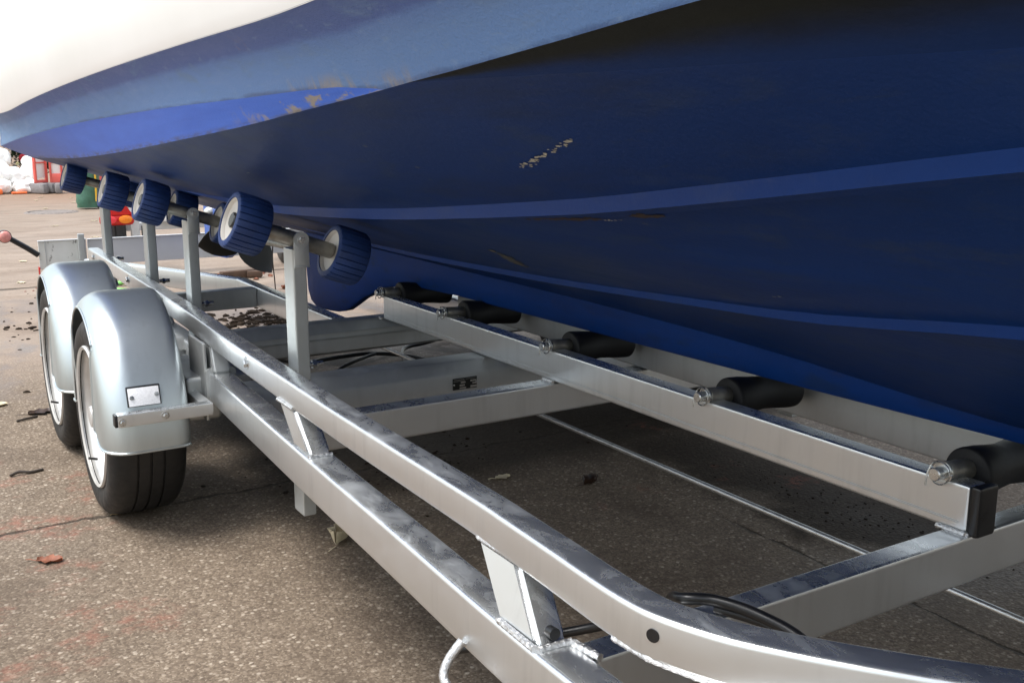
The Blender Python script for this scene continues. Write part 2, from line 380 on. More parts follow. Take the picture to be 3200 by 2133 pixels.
def hermite(tab):
    t = sorted(tab); xs = [a for a, _ in t]; ys = [b for _, b in t]
    ms = []
    for i in range(len(xs)):
        if i == 0: m = (ys[1] - ys[0]) / (xs[1] - xs[0])
        elif i == len(xs) - 1: m = (ys[-1] - ys[-2]) / (xs[-1] - xs[-2])
        else:
            d0 = (ys[i] - ys[i - 1]) / (xs[i] - xs[i - 1]); d1_ = (ys[i + 1] - ys[i]) / (xs[i + 1] - xs[i])
            m = 0 if d0 * d1_ < 0 else .5 * (d0 + d1_)
        ms.append(m)
    def f(x):
        if x <= xs[0]: return ys[0]
        if x >= xs[-1]: return ys[-1]
        i = max(j for j in range(len(xs) - 1) if xs[j] <= x)
        h_ = xs[i + 1] - xs[i]; t_ = (x - xs[i]) / h_
        return (2 * t_**3 - 3 * t_**2 + 1) * ys[i] + (t_**3 - 2 * t_**2 + t_) * h_ * ms[i] + (-2 * t_**3 + 3 * t_**2) * ys[i + 1] + (t_**3 - t_**2) * h_ * ms[i + 1]
    return f

XC = 1.49                                   # centre line of boat and trailer
mx = lambda x: 2 * XC - x

# ------------------------------------------------------------------ ground
bm = bmesh.new()
S_ = 220
vs = [bm.verts.new(p) for p in ((-S_, -S_, 0), (S_, -S_, 0), (S_, S_, 0), (-S_, S_, 0))]; bm.faces.new(vs)
g = obj('ground', bm, M['ground']); g['kind'] = 'structure'; g['label'] = 'brown aggregate concrete yard with slab joints and mud'; g['category'] = 'ground'

# ------------------------------------------------------------------ BOAT
boat = thing('boat', 'blue-bottomed boat with white topsides sitting on the galvanised trailer', 'boat', (XC, 2, .5))
BO = (XC, 2, .5)
kz = hermite([(4.0, .50), (2.8, .502), (2.3, .506), (1.8, .51), (1.2, .517), (.9, .522), (.4, .53), (0, .56), (-.7, .66), (-1.5, .90), (-2.1, 1.33)])
rx = hermite([(4.7, 1.45), (-1.5, 1.455), (-2.1, 1.465)])
rz = hermite([(4.7, .592), (2.7, .589), (1.8, .585), (1.33, .574), (1.07, .560), (.87, .553), (.4, .56), (0, .59), (-.7, .69), (-1.5, .93), (-2.1, 1.34)])
s1x = hermite([(4.7, .84), (2.4, .80), (1.2, .735), (.8, .69), (.39, .63), (0, .60), (-.7, .72), (-1.5, 1.07), (-2.1, 1.44)])
s1z = hermite([(4.7, .793), (3.6, .806), (3, .812), (2.406, .820), (2.03, .838), (1.65, .862), (1.37, .885), (1.156, .904), (.975, .921), (.79, .942), (.55, .97), (.4, .988), (0, 1.02), (-.7, 1.10), (-1.5, 1.25), (-2.1, 1.40)])
s2x = hermite([(4.7, 1.26), (3.6, 1.25), (2.8, 1.228), (2.33, 1.200), (2.05, 1.181), (1.73, 1.157), (1.39, 1.116), (1.25, 1.093), (.85, 1.021), (.59, .966), (0, .93), (-.7, 1.0), (-1.5, 1.23), (-2.1, 1.455)])
chx = hermite([(4.7, .565), (3.6, .55), (2.74, .53), (2, .507), (1.6, .503), (1.3, .50), (1.0, .493), (.8, .484), (.5, .464), (0, .45), (-.7, .58), (-1.5, .97), (-2.1, 1.42)])
chz = hermite([(4.7, .880), (3.515, .908), (2.74, .941), (2.0, .980), (1.59, 1.005), (1.32, 1.025), (1.12, 1.039), (1.0, 1.048), (.895, 1.055), (.786, 1.063), (.65, 1.072), (.525, 1.081), (0, 1.10), (-.7, 1.15), (-1.5, 1.27), (-2.1, 1.44)])
YD = 1.02
dkx_ = hermite([(1.02, .494), (.835, .514), (.715, .524), (.535, .54), (.355, .554), (0, .57), (-.7, .69), (-1.5, 1.03), (-2.1, 1.43)])
dkz_ = hermite([(1.02, 1.0475), (.835, 1.047), (.715, 1.046), (.535, 1.045), (.355, 1.044), (0, 1.05), (-.7, 1.115), (-1.5, 1.25), (-2.1, 1.42)])
dkx = lambda y: dkx_(y) if y < YD else chx(y)
dkz = lambda y: dkz_(y) if y < YD else chz(y)
YV = 1.08
dvx_ = hermite([(4.7, .45), (4.2, .465), (3.5, .480), (3, .493), (2.5, .490), (2, .481), (1.6, .484), (1.2, .489), (1.08, .4965)])
dvz_ = hermite([(4.7, .929), (4.2, .962), (3.5, .996), (3, 1.0162), (2.5, 1.028), (2, 1.0375), (1.6, 1.043), (1.2, 1.0485), (1.08, 1.0425)])
dvx = lambda y: dvx_(y) if y > YV else chx(y)
dvz = lambda y: dvz_(y) if y > YV else chz(y)
btx = hermite([(4.7, .43), (4, .42), (1.2, .42), (.9, .41), (.5, .39), (0, .37), (-.7, .50), (-1.5, .90), (-2.1, 1.40)])
btz = hermite([(4.7, 1.0505), (4, 1.060), (3.5, 1.081), (3, 1.099), (2.5, 1.113), (2, 1.123), (1.6, 1.128), (1.2, 1.131), (.9, 1.14), (.5, 1.16), (0, 1.19), (-.7, 1.25), (-1.5, 1.36), (-2.1, 1.52)])
YS = [4.7 - .1 * i for i in range(0, 48)] + [0 - .15 * i for i in range(0, 15)]
YS = sorted(set(round(y, 4) for y in YS if y >= -2.1) | {YD, YV, -2.1}, reverse=True)
lerp = lambda a, b, t: a + (b - a) * t
def strip(name, mat, rows, parent, sides=(0, 1), uvrows=None, smooth_deg=35, ys=YS):
    """rows: list of functions y->(x,z); builds both sides of the hull as one sheet each"""
    res = []
    for sd_ in sides:
        bm = bmesh.new(); lay = bm.loops.layers.uv.new('UVMap'); grid = []
        for y in ys:
            r_ = []
            for f in rows:
                x, z = f(y); r_.append(bm.verts.new((x if sd_ == 0 else mx(x), y, z)))
            grid.append(r_)
        for a, (g0, g1) in enumerate(zip(grid[:-1], grid[1:])):
            for i in range(len(rows) - 1):
                q = (g0[i], g0[i + 1], g1[i + 1], g1[i])
                if (q[0].co - q[1].co).length < 1e-5 and (q[2].co - q[3].co).length < 1e-5: continue
                f = bm.faces.new(q if sd_ == 0 else q[::-1])
                us = ((ys[a], i), (ys[a], i + 1), (ys[a + 1], i + 1), (ys[a + 1], i))
                us = us if sd_ == 0 else us[::-1]
                for lp, (u_, v_) in zip(f.loops, us): lp[lay].uv = (u_, v_ / (len(rows) - 1))
        bmesh.ops.remove_doubles(bm, verts=bm.verts, dist=1e-5)
        res.append(at(obj(name, bm, mat, parent, smooth_deg), BO))
    return res[0]
rows = []
for t in (0, .2, .4, .6, .8, 1): rows.append(lambda y, t=t: (lerp(rx(y), s1x(y), t), lerp(rz(y), s1z(y), t)))
for t in (.33, .67, 1): rows.append(lambda y, t=t: (lerp(s1x(y), dkx(y), t), lerp(s1z(y), dkz(y), t)))
hb = strip('hull_bottom', M['antifoul'], rows, boat)
hb['label'] = 'dark navy antifouled bottom with scrapes'
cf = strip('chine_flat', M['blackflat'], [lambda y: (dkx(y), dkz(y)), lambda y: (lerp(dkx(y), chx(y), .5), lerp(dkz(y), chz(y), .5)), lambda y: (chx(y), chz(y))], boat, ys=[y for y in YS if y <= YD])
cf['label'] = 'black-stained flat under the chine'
cb = strip('chine_band', M['chineblue'], [lambda y: (chx(y), chz(y)), lambda y: (lerp(chx(y), dvx(y), .5), lerp(chz(y), dvz(y), .5)), lambda y: (dvx(y), dvz(y))], boat, ys=[y for y in YS if y >= YV])
cb['label'] = 'bright cobalt band with scuffed end'
hs_ = strip('hull_side', M['side'], [lambda y, t=t: (lerp(dvx(y), btx(y), t) + .012 * math.sin(math.pi * t), lerp(dvz(y), btz(y), t)) for t in (0, .25, .5, .75, 1)], boat)
hs_['label'] = 'faded blotchy blue side above the chine'
tsx = lambda y, t: btx(y) - .004 - (.09 * t - .10 * t * t if y > -1.2 else .0)
strip('topside', M['white'], [lambda y: (btx(y) + .0005, btz(y) - .001)] + [lambda y, t=t: (tsx(y, t), btz(y) + .9 * t) for t in (.02, .15, .35, .6, .8, 1)], boat)
# transom and deck
bm = bmesh.new(); Y0 = 4.699
pts = [(rx(4.7), rz(4.7)), (s1x(4.7), s1z(4.7)), (chx(4.7), chz(4.7)), (dvx(4.7), dvz(4.7)), (btx(4.7), btz(4.7)), (tsx(4.7, .5), btz(4.7) + .45), (tsx(4.7, 1), btz(4.7) + .9)]
bm.faces.new([bm.verts.new((x, Y0, z)) for x, z in pts] + [bm.verts.new((mx(x), Y0, z)) for x, z in pts[::-1]])
at(obj('transom', bm, M['white'], boat), BO)
bm = bmesh.new()
L_ = [bm.verts.new((tsx(y, 1), y, btz(y) + .9)) for y in YS]; R_ = [bm.verts.new((mx(tsx(y, 1)), y, btz(y) + .9)) for y in YS]
for i in range(len(YS) - 1): bm.faces.new((L_[i], L_[i + 1], R_[i + 1], R_[i]))
at(obj('deck', bm, M['white'], boat), BO)
# spray rails: wedge strips standing proud of the bottom
def inner(y, x): return lerp(rz(y), s1z(y), (rx(y) - x) / (rx(y) - s1x(y)))
def rail_strip(fx, hf, y0, y1, parent):
    for sd_ in (0, 1):
        bm = bmesh.new(); loops = []
        ys = [y for y in YS if y1 <= y <= y0]
        for y in ys:
            x = fx(y); z = inner(y, x) + .003; h_ = hf(y); wd = min(.10, h_ / .34)
            p = [(x, z), (x + .002, z - h_), (x + wd * .5, z - h_ - .0), (x + wd, inner(y, x + wd) + .003)]
            loops.append([bm.verts.new((q[0] if sd_ == 0 else mx(q[0]), y, q[1])) for q in p])
        loops_to_faces(bm, loops, True, True)
        at(obj('spray_rail', bm, M['strake'], parent, 25), BO)
rail_strip(s1x, hermite([(3.4, .004), (3, .012), (2.4, .0205), (1.6, .0225), (.9, .0215), (.4, .019), (-1.8, .014)]), 3.4, -1.6, boat)
rail_strip(s2x, hermite([(3.6, .005), (2.8, .012), (2.05, .0155), (1.4, .015), (.8, .0165), (.5, .017), (-1.8, .012)]), 3.6, -1.6, boat)
# keel with deep skeg, one continuous body
bm = bmesh.new()
kp = [(y, kz(y)) for y in [-2.1 + .15 * i for i in range(33)] if y < 2.85]
sk = [(3.0, .492), (3.2, .465), (3.3, .440), (3.37, .414), (3.44, .392), (3.53, .352), (3.6, .322), (3.68, .304), (3.77, .295), (3.86, .290), (3.92, .291), (3.955, .303), (3.985, .343), (3.995, .42), (4.004, .50), (4.01, .60), (4.012, .66)]
kp = kp + sk
nk = len(kp); cols_ = []
for y, z in kp:
    top = rz(y) + .03
    if z > top - .02: top = z + .02
    hb_ = .030 if y < 2.9 else lerp(.030, .021, min(1, (y - 2.9) / .6))
    ht = .041 if y < 3.0 else lerp(.041, .024, min(1, (y - 3.0) / .7))
    bev_ = .010
    cols_.append([bm.verts.new((XC + a * ww, y, zz)) for a, ww, zz in ((-1, ht, top), (-1, (hb_ + ht) / 2, lerp(z, top, .45)), (-1, hb_, z + bev_), (-1, hb_ - bev_ * .8, z), (1, hb_ - bev_ * .8, z), (1, hb_, z + bev_), (1, (hb_ + ht) / 2, lerp(z, top, .45)), (1, ht, top))])
loops_to_faces(bm, cols_, True, True)
ko = at(obj('keel', bm, M['keelpaint'], boat, 40), BO); ko['label'] = 'blue keel ending in a deep rounded skeg'
# propeller: hub + three blades, shaft, rudder
PC = Vector((XC, 4.90, .487))
bm = bmesh.new(); cyl(bm, PC + Vector((0, -.90, .02)), PC + Vector((0, -.05, 0)), .016, 12)
at(obj('propeller_shaft', bm, M['shaft'], boat, 50), BO)
bm = bmesh.new(); lathe(bm, [(-.07, .022), (-.05, .034), (.03, .034), (.06, .018)], PC, (0, 1, 0), 20)
ph = at(obj('propeller', bm, M['prop'], boat, 50), BO)
for kblade in range(3):
    a0 = R(187 + 120 * kblade)
    bm = bmesh.new(); gr = []
    for i in range(9):
        t = i / 8; r_ = .028 + .192 * t; wd = .094 * math.sin(math.pi * min(1, .22 + .78 * t) ** .9) ** .7 * (1.15 if t < .9 else .8) if t < 1 else .012
        row = []
        for j in range(7):
            s_ = (j / 6 - .5) * 2; ang = a0 + s_ * wd / max(r_, .06) * .9
            row.append(Vector((XC + r_ * math.cos(ang), PC.y + s_ * .035 * (1 - .5 * t), PC.z + r_ * math.sin(ang))))
        gr.append(row)
    fv = [[bm.verts.new(p + Vector((0, .004, 0))) for p in row] for row in gr]; bv = [[bm.verts.new(p - Vector((0, .004, 0))) for p in row] for row in gr]
    for i in range(8):
        for j in range(6):
            bm.faces.new((fv[i][j], fv[i][j + 1], fv[i + 1][j + 1], fv[i + 1][j])); bm.faces.new((bv[i][j], bv[i + 1][j], bv[i + 1][j + 1], bv[i][j + 1]))
        bm.faces.new((fv[i][0], fv[i + 1][0], bv[i + 1][0], bv[i][0])); bm.faces.new((fv[i][6], bv[i][6], bv[i + 1][6], fv[i + 1][6]))
    for j in range(6): bm.faces.new((fv[8][j], fv[8][j + 1], bv[8][j + 1], bv[8][j]))
    obj('blade', bm, M['prop'], ph, 50).matrix_parent_inverse = Matrix.Translation(-Vector(ph.location) - Vector(BO))
bm = bmesh.new()
rp = [(5.03, .74), (5.03, .45), (5.06, .39), (5.16, .355), (5.40, .345), (5.50, .37), (5.52, .45), (5.52, .74)]
la = [bm.verts.new((XC - .022, y, z)) for y, z in rp]; lb = [bm.verts.new((XC + .022, y, z)) for y, z in rp]
bm.faces.new(la); bm.faces.new(lb[::-1])
for i in range(len(rp)): bm.faces.new((la[i], la[i - 1], lb[i - 1], lb[i]))
bmesh.ops.bevel(bm, geom=list(bm.edges), offset=.008, segments=2, affect='EDGES')
rd = at(obj('rudder', bm, M['rudder'], boat, 40), BO)
bm = bmesh.new(); lathe(bm, [(0, .03), (.02, .028), (.035, .016), (.04, .004)], (XC - .022, 5.36, .575), (-1, 0, 0), 18)
obj('anode', bm, M['zinc'], rd, 40).matrix_parent_inverse = Matrix.Translation(-Vector(rd.location) - Vector(BO))
mbox('rudder_stock', (XC, 5.0, .80), (.06, .62, .12), M['rudder'], boat, .012).location = -Vector(BO)
# scrapes on the bottom: thin chips of bare gelcoat lying on the paint
def outer(y, x): return lerp(s1z(y), dkz(y), (s1x(y) - x) / (s1x(y) - dkx(y))) if x < s1x(y) else inner(y, x)
def chips(name, mat, line_, n, sp, sz, lab):
    bm = bmesh.new()
    for i in range(n):
        t = rnd.random(); kf = t * (len(line_) - 1); i0 = min(int(kf), len(line_) - 2); f_ = kf - i0
        x = lerp(line_[i0][0], line_[i0 + 1][0], f_) + rnd.gauss(0, sp); y = lerp(line_[i0][1], line_[i0 + 1][1], f_) + rnd.gauss(0, sp)
        s_ = sz * rnd.uniform(.4, 1.3); nn = rnd.randint(5, 7); an = rnd.uniform(-.5, .5)
        ps = []
        for j in range(nn):
            a = 2 * math.pi * j / nn; rr = s_ * rnd.uniform(.5, 1.1)
            px = x + rr * math.cos(a) * .6; py = y + rr * math.sin(a) * 1.8
            ps.append(bm.verts.new((px, py, outer(py, px) - .0012)))
        bm.faces.new(ps)
    o = obj(name, bm, mat, hb); o.matrix_parent_inverse = Matrix.Translation(-Vector(hb.location) - Vector(BO)); o['label'] = lab; return o
M['gelchip'] = simple('bare_gelcoat_scrape', (.38, .37, .32), .6, 0, .4, 120, .2)
M['scuff'] = simple('brown_scuff', (.030, .018, .016), .6, 0, .4, 60, .2)
M['dustscuff'] = simple('grey_scuff', (.060, .060, .055), .7, 0, .4, 60, .2)
chips('scrape', M['gelchip'], [(.648, 1.035), (.640, 1.00), (.633, .97), (.622, .93), (.612, .89), (.606, .87)], 70, .0016, .0024, 'pale diagonal scrape through the paint')
chips('scrape', M['dustscuff'], [(.975, 1.656), (1.016, 1.672), (1.072, 1.705)], 40, .006, .012, 'grey rubbed patch')
chips('scrape', M['scuff'], [(.786, 1.235), (.779, 1.12), (.77, 1.04)], 60, .0022, .0050, 'brown scuffs along the lower edge of the upper spray rail')
chips('scrape', M['scuff'], [(.757, .965), (.752, .90)], 30, .002, .0045, 'dark scuff on the upper spray rail edge')
chips('scrape', M['gelchip'], [(.775, 1.04), (.768, .99)], 16, .0012, .0017, 'thin pale scrape beside the brown scuff')
chips('scrape', M['gelchip'], [(.632, 2.02), (.637, 2.045)], 6, .0008, .0022, 'short bright nick')
chips('scrape', M['gelchip'], [(.98, .93), (.985, .95)], 5, .001, .002, 'small pale nick')
chips('scrape', M['dustscuff'], [(.90, 2.6), (.98, 2.5), (1.02, 2.36)], 50, .012, .014, 'broad greenish grey rub near the skeg')
chips('scrape', M['gelchip'], [(1.0, 2.35), (.98, 2.38)], 5, .002, .003, 'small pale nick')

# ------------------------------------------------------------------ TRAILER
trailer = thing('boat_trailer', 'galvanised twin-axle boat trailer with blue side rollers carrying the boat', 'trailer', (XC, 2, 0))
TO = (XC, 2, 0)
def T(o): return at(o, TO)
def sub(o, par):           # sub-part: mesh given in world coordinates, parent already moved
    o.matrix_parent_inverse = Matrix.Identity(4); o.parent = par
    off = Vector(par.location) + Vector(TO)
    o.location = -off; return o
def rail(name, pts, wd, ht, mat, side=0, r=.006, n=6, par=trailer, dens=True):
    p = spline(pts, n) if dens else [Vector(q) for q in pts]
    if side: p = [Vector((mx(q.x), q.y, q.z)) for q in p]
    bm = bmesh.new(); sweep(bm, p, rrect(wd, ht, r)); return T(obj(name, bm, mat, par, 34))
for sd_ in (0, 1):
    up = [(.734, 4.47, .4935), (.718, 3.6, .4935), (.701, 2.9, .4935), (.678, 2.36, .4935), (.657, 1.69, .4935), (.6515, 1.16, .4935), (.648, 1.04, .4935), (.6435, .93, .4935), (.6395, .85, .4935), (.6385, .79, .4935), (.644, .742, .4935), (.667, .68, .4935), (.696, .632, .4935), (.737, .575, .4935), (.785, .515, .4935), (.85, .44, .4935), (.98, .28, .4935), (1.2, .02, .4935), (1.43, -.3, .4935)]
    o = rail('side_rail', up, .044, .053, M['galv'], sd_, .007)
    if sd_ == 0: o['label'] = 'upper rail of the near side, curving in towards the bow'
    lo = [(.690, 2.54, .361), (.655, 1.76, .361), (.640, 1.36, .361), (.625, 1.0, .361), (.622, .75, .361), (.62, .3, .361), (.80, -.2, .361), (1.40, -.9, .361)]
    o = rail('chassis_rail', lo, .056, .078, M['galv'], sd_, .007)
    if sd_ == 0: o['label'] = 'lower rail of the near side'
    rail('chassis_rail', [(.735, 2.50, .355), (.75, 3.4, .355), (.775, 5.58, .285)], .05, .07, M['galv_dull'], sd_, .006, 4)
# near-rail details: hole discs, welds, struts
def strut(y0t, y1t, y0b, y1b, xt, xb, mat, side=0, zt=.4705, zb=.3995, wd=.044):
    bm = bmesh.new()
    sx = lambda x: mx(x) if side else x
    c = [bm.verts.new((sx(x), y, z)) for x, y, z in ((xb, y0b, zb), (xb, y1b, zb), (xb + wd, y1b, zb), (xb + wd, y0b, zb), (xt, y0t, zt), (xt, y1t, zt), (xt + wd, y1t, zt), (xt + wd, y0t, zt))]
    for f in ((0, 3, 2, 1), (4, 5, 6, 7), (0, 1, 5, 4), (1, 2, 6, 5), (2, 3, 7, 6), (3, 0, 4, 7)): bm.faces.new([c[i] for i in f])
    bmesh.ops.bevel(bm, geom=[e for e in bm.edges], offset=.006, segments=3, affect='EDGES')
    return T(obj('strut', bm, mat, trailer, 40, True))
for sd_ in (0, 1):
    strut(1.018, 1.120, .922, 1.016, .632, .604, M['galv'], sd_)
    strut(1.845, 1.935, 1.745, 1.835, .640, .634, M['galv'], sd_)
    strut(2.53, 2.61, 2.50, 2.585, .668, .668, M['galv_dull'], sd_)
    strut(3.30, 3.38, 3.28, 3.37, .697, .722, M['galv_dull'], sd_, zb=.388)
    strut(4.25, 4.33, 4.22, 4.30, .715, .735, M['galv_dull'], sd_, zb=.388)
def weld(path, r=.0036, par=trailer, n=60):
    p = [Vector(q) for q in path]; q = []
    L = sum((b - a).length for a, b in zip(p[:-1], p[1:])); m_ = max(8, int(L / .0022))
    for i in range(m_ + 1):
        f_ = i / m_ * (len(p) - 1); i0 = min(int(f_), len(p) - 2); q.append(p[i0].lerp(p[i0 + 1], f_ - i0))
    bm = bmesh.new()
    prof = lambda i: circ(r * (1.0 + .16 * abs(math.sin(i * .7)) + .12 * noise.noise(Vector((i * .37, r * 900, 0)))), 7)
    sweep(bm, q, prof); return T(obj('weld_bead', bm, M['weld'], par, 50))
weld([(.631, 1.112, .4703), (.632, 1.015, .4703)])
weld([(.602, 1.012, .402), (.6, .925, .402)], .0042)
weld([(.603, .922, .401), (.648, .918, .402)], .0045)
weld([(.648, .915, .402), (.655, .870, .401)], .005)
weld([(.64, 1.935, .4703), (.640, 1.845, .4703)], .004)
weld([(.630, 1.745, .4015), (.676, 1.742, .4015)], .004)
weld([(.6185, .80, .4685), (.6235, .745, .468), (.6445, .684, .4675), (.672, .642, .4675)], .0034)
for hp, ax in (((.6215, .738, .4975), (-.93, -.36, 0)), ((.627, .9225, .415), (0, -1, .1))):
    bm = bmesh.new(); lathe(bm, [(-.012, .0075), (.0006, .0075)], hp, ax, 18); T(obj('hole_shade_disc', bm, M['plastic_black'], trailer, 60))  # black disc standing slightly proud, its colour painted in for a hole's shade
# crossmembers
def cross(name, y0, wd, ztop, ht, mat, x0=.65, bev=.006, lab=None):
    o = T(mbox(name, (XC, y0 + wd / 2, ztop - ht / 2), (2 * (XC - x0), wd, ht), mat, trailer, bev))
    if lab: o['label'] = lab
    return o
cross('crossmember', .87, .045, .400, .077, M['galv'], .652, lab='front crossmember under the keel beam ends')
cross('crossmember', 1.98, .054, .400, .073, M['galv'], .685)
def channel(name, yf, ztop, ht, wd, mat, x0):
    prof = [(0, 0), (0, -ht + .012), (.012, -ht), (wd, -ht), (wd, -ht + .004), (.012, -ht + .006), (.006, -ht + .016), (.006, -.045), (.014, -.030), (.020, -.012), (.030, -.002), (wd, -.002), (wd, 0), (.026, .0), (.012, -.010), (.008, -.024), (0, -.038)]
    prof = [(0, -.036), (.003, -.028), (.010, -.020), (.014, -.010), (.022, -.001), (.030, 0), (wd, 0), (wd, -ht), (.008, -ht), (0, -ht + .008)]
    bm = bmesh.new(); la = [bm.verts.new((x0, yf + a, ztop + b)) for a, b in prof]; lb = [bm.verts.new((mx(x0), yf + a, ztop + b)) for a, b in prof]
    loops_to_faces(bm, [la, lb]); return T(obj(name, bm, mat, trailer, 25))
axle1 = channel('axle_beam', 2.30, .400, .105, .09, M['galv_dull'], .70); axle1['label'] = 'axle beam with dark data plate'
axle2 = channel('axle_beam', 2.99, .400, .100, .07, M['galv_dull'], .70)
for z in (.368, .352, .349): T(mbox('axle_ridge', (XC, 2.9885, z), (1.56, .004, .0022), M['galv_dull'], trailer, .0008))
# data plate on the axle beam
dp = T(mbox('data_plate', (1.268, 2.2985, .342), (.072, .003, .031), M['plate_dark'], trailer, .001)); dp['label'] = 'small dark data plate with pale boxes'
bm = bmesh.new()
for x, z, wd, h_ in ((1.262, .3455, .014, .0036), (1.259, .338, .015, .0042), (1.261, .3308, .019, .0038), (1.293, .3475, .018, .0038), (1.297, .3405, .014, .0036), (1.294, .332, .020, .0056)):
    box(bm, (x, 2.2967, z), (wd, .0008, h_), 0)
for x, z, wd in ((1.25, .354, .03), (1.285, .354, .03), (1.25, .350, .035)): box(bm, (x, 2.2967, z), (wd, .0006, .0008), 0)
sub(obj('plate_boxes', bm, M['plate_text'], trailer), dp)
for p_ in ((1.2345, 2.297, .341), (1.3015, 2.297, .343)):
    bm = bmesh.new(); bolt(bm, p_, (0, -1, 0), .0016, .001); sub(obj('rivet', bm, M['zinc'], trailer), dp)
# rear well: E crossmember, inner longitudinals, diagonals
for sd_ in (0, 1):
    rail('inner_frame', [(1.232, 3.06, .361), (1.232, 4.11, .361)], .048, .078, M['galv'], sd_, .006, 1, dens=False)
    rail('diagonal_frame', [(1.232, 4.112, .361), (1.02, 4.64, .361), (.815, 5.12, .361)], .048, .078, M['galv'], sd_, .006, 1, dens=False)
    x0, x1 = .78, 1.207
    if sd_: x0, x1 = mx(x1), mx(x0)
    T(mbox('crossmember', ((x0 + x1) / 2, 3.865, .361), (x1 - x0, .05, .076), M['galv_dull'], trailer, .005))
# keel beams with rollers between them
for i, (xa, xb) in enumerate(((1.34, 1.384), (1.61, 1.654))):
    o = T(mbox('keel_beam', ((xa + xb) / 2, (2.965 + .876) / 2, .4395), (xb - xa, 2.965 - .876, .075), M['galv'] if i == 0 else M['galv_dull'], trailer, .006))
    o['label'] = ('near', 'far')[i] + ' keel beam beside the black rollers'
for z in (.419, .4165): T(mbox('beam_seam', (1.3396, 1.92, z), (.0014, 2.06, .0010), M['galv_dull'], trailer, .0004))
weld([(1.338, .874, .402), (1.384, .872, .402)], .004); weld([(1.337, .925, .402), (1.337, .876, .402)], .004); weld([(1.338, 2.97, .402), (1.338, 2.985, .402), (1.342, 3.0, .402)], .004); weld([(1.337, 2.03, .402), (1.337, 1.985, .402)], .004)
T(mbox('end_cap', (1.362, .8665, .4395), (.047, .0185, .080), M['plastic_black'], trailer, .006))
def keel_roller(y):
    r0 = T(obj('keel_roller', (lambda b: (lathe(b, [(0, .012), (0, .0375), (.0015, .0395), (.004, .0408), (.010, .041), (.030, .0398), (.055, .0365), (.088, .0335), (.121, .0365), (.146, .0398), (.166, .041), (.172, .0408), (.1745, .0395), (.176, .0375), (.176, .012)], (1.402, y, .473), (1, 0, 0), 40), b)[1])(bmesh.new()), M['roller_rubber'], trailer, 42))
    bm = bmesh.new(); cyl(bm, (1.346, y, .486), (1.405, y, .481), .0160, 24, .002); sub(obj('spindle_tube', bm, M['shaft'], trailer, 50), r0)
    bm = bmesh.new(); cyl(bm, (1.320, y, .486), (1.352, y, .486), .0105, 20, .0015); sub(obj('pin', bm, M['zinc'], trailer, 40), r0)
    bm = bmesh.new(); lathe(bm, [(0, .0115), (0, .0170), (.002, .0170), (.002, .0115)], (1.341, y, .486), (1, 0, 0), 28); sub(obj('washer', bm, M['zinc'], trailer, 40), r0)
    ring = [(1.3335 + .0015 * math.sin(a), y + .0175 * math.cos(a), .486 + .0175 * math.sin(a)) for a in [R(-60 - 12 * i_) for i_ in range(24)]] + [(1.329, y + .0182, .480), (1.328, y + .0185, .462)]
    bm = bmesh.new(); sweep(bm, ring, circ(.0014, 6)); sub(obj('split_ring', bm, M['zinc'], trailer, 60), r0)
    bm = bmesh.new(); cyl(bm, (1.596, y, .486), (1.65, y, .486), .0165, 20, .002); sub(obj('spindle_tube', bm, M['shaft'], trailer, 50), r0)
for y in (.925, 1.458, 2.012, 2.548, 2.975): keel_roller(y)
# brake rod and cables
T(tube('brake_rod', [(XC - .045, -.8, .25), (XC - .04, 3.3, .25)], .0062, M['rod'], trailer, 12))
T(tube('light_cable', spline([(.70, 1.30, .20), (.78, 1.215, .235), (.86, 1.15, .262), (.885, 1.05, .32), (.835, .955, .395), (.815, .915, .416), (.842, .882, .420), (.866, .828, .416), (.878, .765, .405), (.888, .70, .36), (.93, .55, .24), (1.05, .3, .20)], 8), .0075, M['plastic_black'], trailer, 12))
T(tube('light_cable', spline([(.845, .885, .407), (.872, .83, .404), (.884, .765, .392), (.893, .70, .345), (.94, .55, .225)], 8), .006, M['plastic_black'], trailer, 10))
CB1 = [(.98, 3.03, .33), (1.10, 3.25, .24), (1.316, 3.56, .15), (1.43, 3.575, .15), (1.535, 3.576, .15), (1.616, 3.52, .15), (1.667, 3.43, .15), (1.71, 3.275, .15), (1.76, 3.10, .15)]
CB2 = [(2.0, 3.68, .17), (1.846, 3.646, .15), (1.742, 3.609, .15), (1.684, 3.553, .15), (1.626, 3.42, .15), (1.607, 3.308, .15), (1.60, 3.15, .15)]
CB3 = [(1.58, 3.56, .15), (1.529, 3.533, .15), (1.434, 3.464, .15), (1.379, 3.436, .14), (1.33, 3.42, .11)]
T(tube('brake_cable', spline(CB1, 8), .0075, M['plastic_black'], trailer, 10))
T(tube('brake_cable', spline(CB2, 8), .0075, M['plastic_black'], trailer, 10))
T(tube('brake_cable', spline(CB3, 8), .0065, M['plastic_black'], trailer, 10))
T(tube('brake_cable', spline([(.72, 2.62, .30), (.95, 2.66, .30), (1.2, 2.72, .29)], 6), .007, M['plastic_black'], trailer, 10))
# tie-down loop on the near chassis rail
T(tube('tie_down_loop', spline([(.598, 1.098, .335), (.578, 1.10, .312), (.568, 1.095, .292), (.572, 1.075, .279), (.580, 1.03, .283), (.588, .975, .295), (.597, .93, .33)], 6), .0065, M['weld'], trailer, 12))

